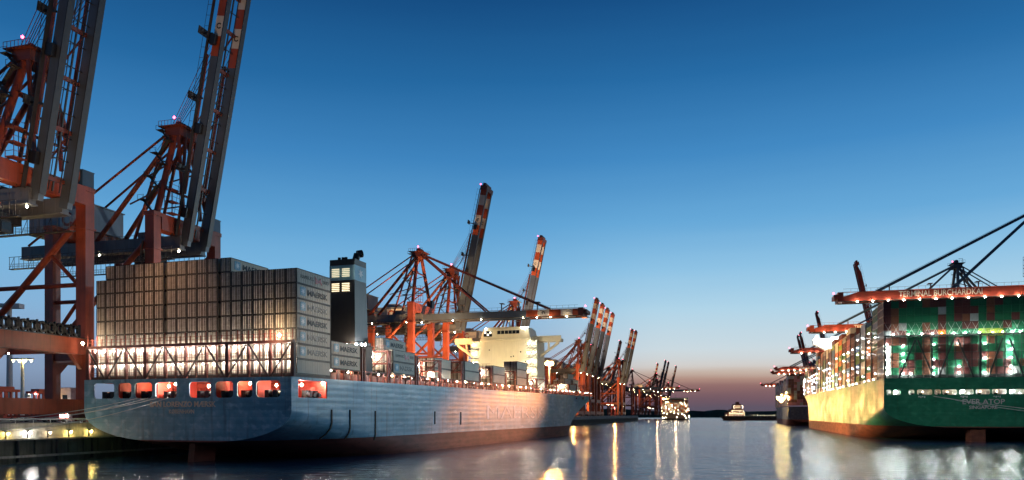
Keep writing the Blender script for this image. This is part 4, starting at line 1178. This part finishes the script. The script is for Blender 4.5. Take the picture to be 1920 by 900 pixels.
b = MB(); b.bx(-1.1, 6.61, 2.0, 1.1, 6.68, 3.0); b.build('windscreen', M['glass'], cab)
b = MB(); b.bx(-1.2, -8, 1.1, 1.2, 3.9, 1.5); b.build('trailer_bed', M['lash_red'], tk)
for y in (-6.5, -5, 2.5, 5.4):
    for x in (-1.05, 1.05):
        b = MB(); b.tube((x - .2, y, .52), (x + .2, y, .52), .52, 12); b.build('wheel', M['black'], tk)
lamp(tk, (.6, 6.9, 1.4), 'white', .3, 'headlight'); lamp(tk, (-.6, 6.9, 1.4), 'white', .3, 'headlight'); lamp(tk, (0, 3.9, 3.6), 'sodium', .3, 'work_lamp')
for px, kd, wd in ((12, 'yellow', 'first yellow'), (53, 'white', 'white'), (91, 'dim', 'dim'), (130, 'yellow', 'middle yellow'), (168, 'yellow', 'last yellow')):
    r = (px - PCX) / FOC      # on the quay face
    Z = (-93 + 3.25 / math.cos(QH) - .2856 * 169.7) / (r - .2856)
    x = r * Z
    t = thing('quay_lamp', f'{wd} lamp on the quay wall below the guard pipe, from the left edge', 'lamp', (x, Z, 5.0), -QH, 'lamps on the left quay wall')
    b = MB(); b.bx(-.25, -.12, 0, -.05, .12, 1.4); b.bx(-.05, -.3, 1.2, .5, .3, 1.4); b.build('bracket', M['black'], t)
    lamp(t, (.45, 0, .95), kd, .26, 'bulb')
for k, y in enumerate((-34, -27, -21.5, -15)):
    t = thing('bollard', f"black iron mooring bollard on the quay edge, {ORD[k + 1]} from the left edge of the photo", 'bollard', qlocal(1.4, y, QZ), -QH, 'bollards on the left quay')
    b = MB(); b.tube((0, 0, 0), (0, 0, .55), .26, 10); b.tube((0, 0, .55), (0, 0, .85), .42, 10, 0, .36); b.build('post', M['black'], t, 40)
    b = MB(); b.bx(-.5, -.5, .004, .5, .5, .06); b.build('base_plate', M['black'], t)
def line(label, p, q, sag, r=.08, group=None, mat='rod'):
    b = MB(); n = 14; pts = []
    for k in range(n + 1):
        t = k / n; v = V(p).lerp(V(q), t); v.z -= sag * 4 * t * (1 - t); pts.append(v)
    for a, c in zip(pts, pts[1:]): b.tube(a, c, r, 5)
    return tag(b.build('mooring_line', M[mat]), label, 'mooring line', group)
for px, wd, oy, sag in ((262, 'uppermost', -26, 1.3), (300, 'middle', -30, 1.8), (280, 'second', -22, 1.6), (318, 'lowest', -36, 3.4)):
    a = S1.w(24.95 - w1(px), -.4, 12.9); e = V(qlocal(1.5, oy, QZ + .3))
    line(f"{wd} mooring line from the blue ship's stern to the quay", a, e, sag, .07, 'mooring lines of the blue ship')
for px, wd, sag in ((1750, 'upper', 1.0), (1790, 'lower', 1.6)):
    a = S2s.w(-30.75 + w2(px), -.4, 15.9 if px < 1760 else 14.6); e = S2s.w(40, -26, 8.2)
    line(f"{wd} pale mooring line sloping right from the green ship's stern", a, e, sag, .09, 'mooring lines of the green ship')

# ------------------------------------------------------------------ lamp light (modelled lamps, plus fill spots added for ships and cranes)
def S1w(x, y, z): return S1.w(x, y, z)
# warm fill spots added near the crane's work lamps, aimed at reefer wall and decks
A = qcrane(158.6)
spot((A[0] + 22, A[1] - 18, 52), S1w(-4, 2, 29), 13000, (1, .62, .36), 66)
spot((A[0] + 2, A[1] + 8, 50), S1w(-10, 2, 28), 7000, (1, .64, .38), 75)
spot(qlocal(3.6, 8, 42), S1w(15, 20, 24), 5000, (1, .75, .5), 80)
# stern lamps grazing the lower reefers
point(S1w(-22.5, -.9, 25.2), 700, (1, .85, .6)); point(S1w(21.2, -1.2, 25.0), 1100, (1, .78, .48))
# spots added off the quay to light crane legs and booms orange
for Z, pw in ((168, 5000), (212, 45000), (352, 330000), (393, 300000), (505, 300000), (760, 420000), (1000, 600000), (1350, 900000), (1700, 900000)):
    p = qpt(Z, 6); q = qpt(Z)
    spot((p.x + 14, p.y - 30, 20), (q.x, q.y, 50), pw, (1, .56, .24), 85)
for Z, pw in ((158.6, 16000), (200.5, 60000), (393, 420000), (505, 480000), (790, 600000), (870, 600000)):
    p = qpt(Z); spot((p.x + 32, p.y - 46, 46), (p.x + 14, p.y, 100), pw, (1, .66, .42), 62)
spot(tip1 if False else (128, 300, 48), S1.w(25, 20, 27), 420000, (1, .76, .5), 6.5, .6)  # narrow spot added to brighten the side of the stern stack
for Z, pw in ((158.6, 70000), (200.5, 110000)):
    p = qpt(Z); spot((p.x + 26, p.y - 40, 26), (p.x - 6, p.y, 66), pw, (1, .58, .28), 60)  # spots added to warm the near cranes' A-frames
# cool and pale spots added to lighten the blue hull and the green transom
spot((128, 312, 46), S1.w(25, 80, 14), 3.6e5, (.6, .86, 1), 74)
spot((-88, 150, 52), S2s.w(-4, 0, 10), 6.0e5, (.95, 1, .86), 12.5)
for Z in (330, 365, 410, 470, 520, 740, 800, 1000): p = qpt(Z, -12); point((p.x, p.y, 22), 24000, SODIUM, .5)
# deckhouse floods
for x in (-10, 4, 14): spot(S1w(x, 176, 26), S1w(x * .6, 200, 35), 8500, (1, .78, .4), 95)
# spots added at the boom tip and up-channel: gold on the green ship's side
tipC = V((qcrane(352)[0] + 70 * math.cos(QH), qcrane(352)[1] - 70 * math.sin(QH), 50))
spot(tipC, S2s.w(-30.7, 150, 11), 3.0e6, (1, .52, .13), 52)
spot(tipC, S2s.w(-30.7, 40, 8), 1.0e6, (1, .52, .13), 34)
spot((246, 1238, 24), (192, 475, 12), 1.5e6, (1, .5, .14), 9, .6)
spot((256, 1236, 12), (205, 520, 12), 1.1e6, (1, .52, .15), 8, .6)
# spot added near a right boom tip: orange patch on the blue ship's side
t1 = V(rq(62)); tip1 = t1 + V((-78 * math.cos(QH2), 78 * math.sin(QH2), 44))
spot((214, 600, 56), S1w(25, 128, 9), 5e6, (1, .34, .09), 5.2, 1.0)
spot((ql(1030, 682, 600).x, 596, 48), (10, 150, 0), 3.4e5, (1, .3, .03), 18, .8, 1.0)  # spot added beside the big floodlight for its streak on the water
point((262, 1245, 26), 14000, (1, .66, .36), 1); point((236, 1262, 20), 10000, (1, .6, .3), 1)  # fill points added to light the distant ship's stern and stacks
spot((170, 930, 40), (262, 760, 10), 5e5, (1, .72, .42), 24)  # spot added to lighten the navy ship's side
# big sodium lamp on the crane group's rear girder
f1 = qcrane(729); bp_ = (f1[0] - 37 * math.cos(QH), f1[1] + 37 * math.sin(QH) - 14, 55.5)
bl = thing('area_floodlight', 'fierce orange floodlight behind the blue ship bow, beside the tight four cranes', 'floodlight', (ql(1030, 682, 600).x, 600, QZ))
b = MB(); hgt = CAMZ + 95 * 600 / FOC - QZ
b.tube((0, 0, 0), (0, 0, hgt - .6), .6, 10, r2=.35); b.bx(-2, -.5, hgt - .6, 2, .5, hgt + .3); b.build('mast_pole', M['house_grey'], bl)
for x in (-1.4, 0, 1.4): lamp(bl, (x * 1.2, -1.8, hgt), 'big', 1.35, 'lamp_head')
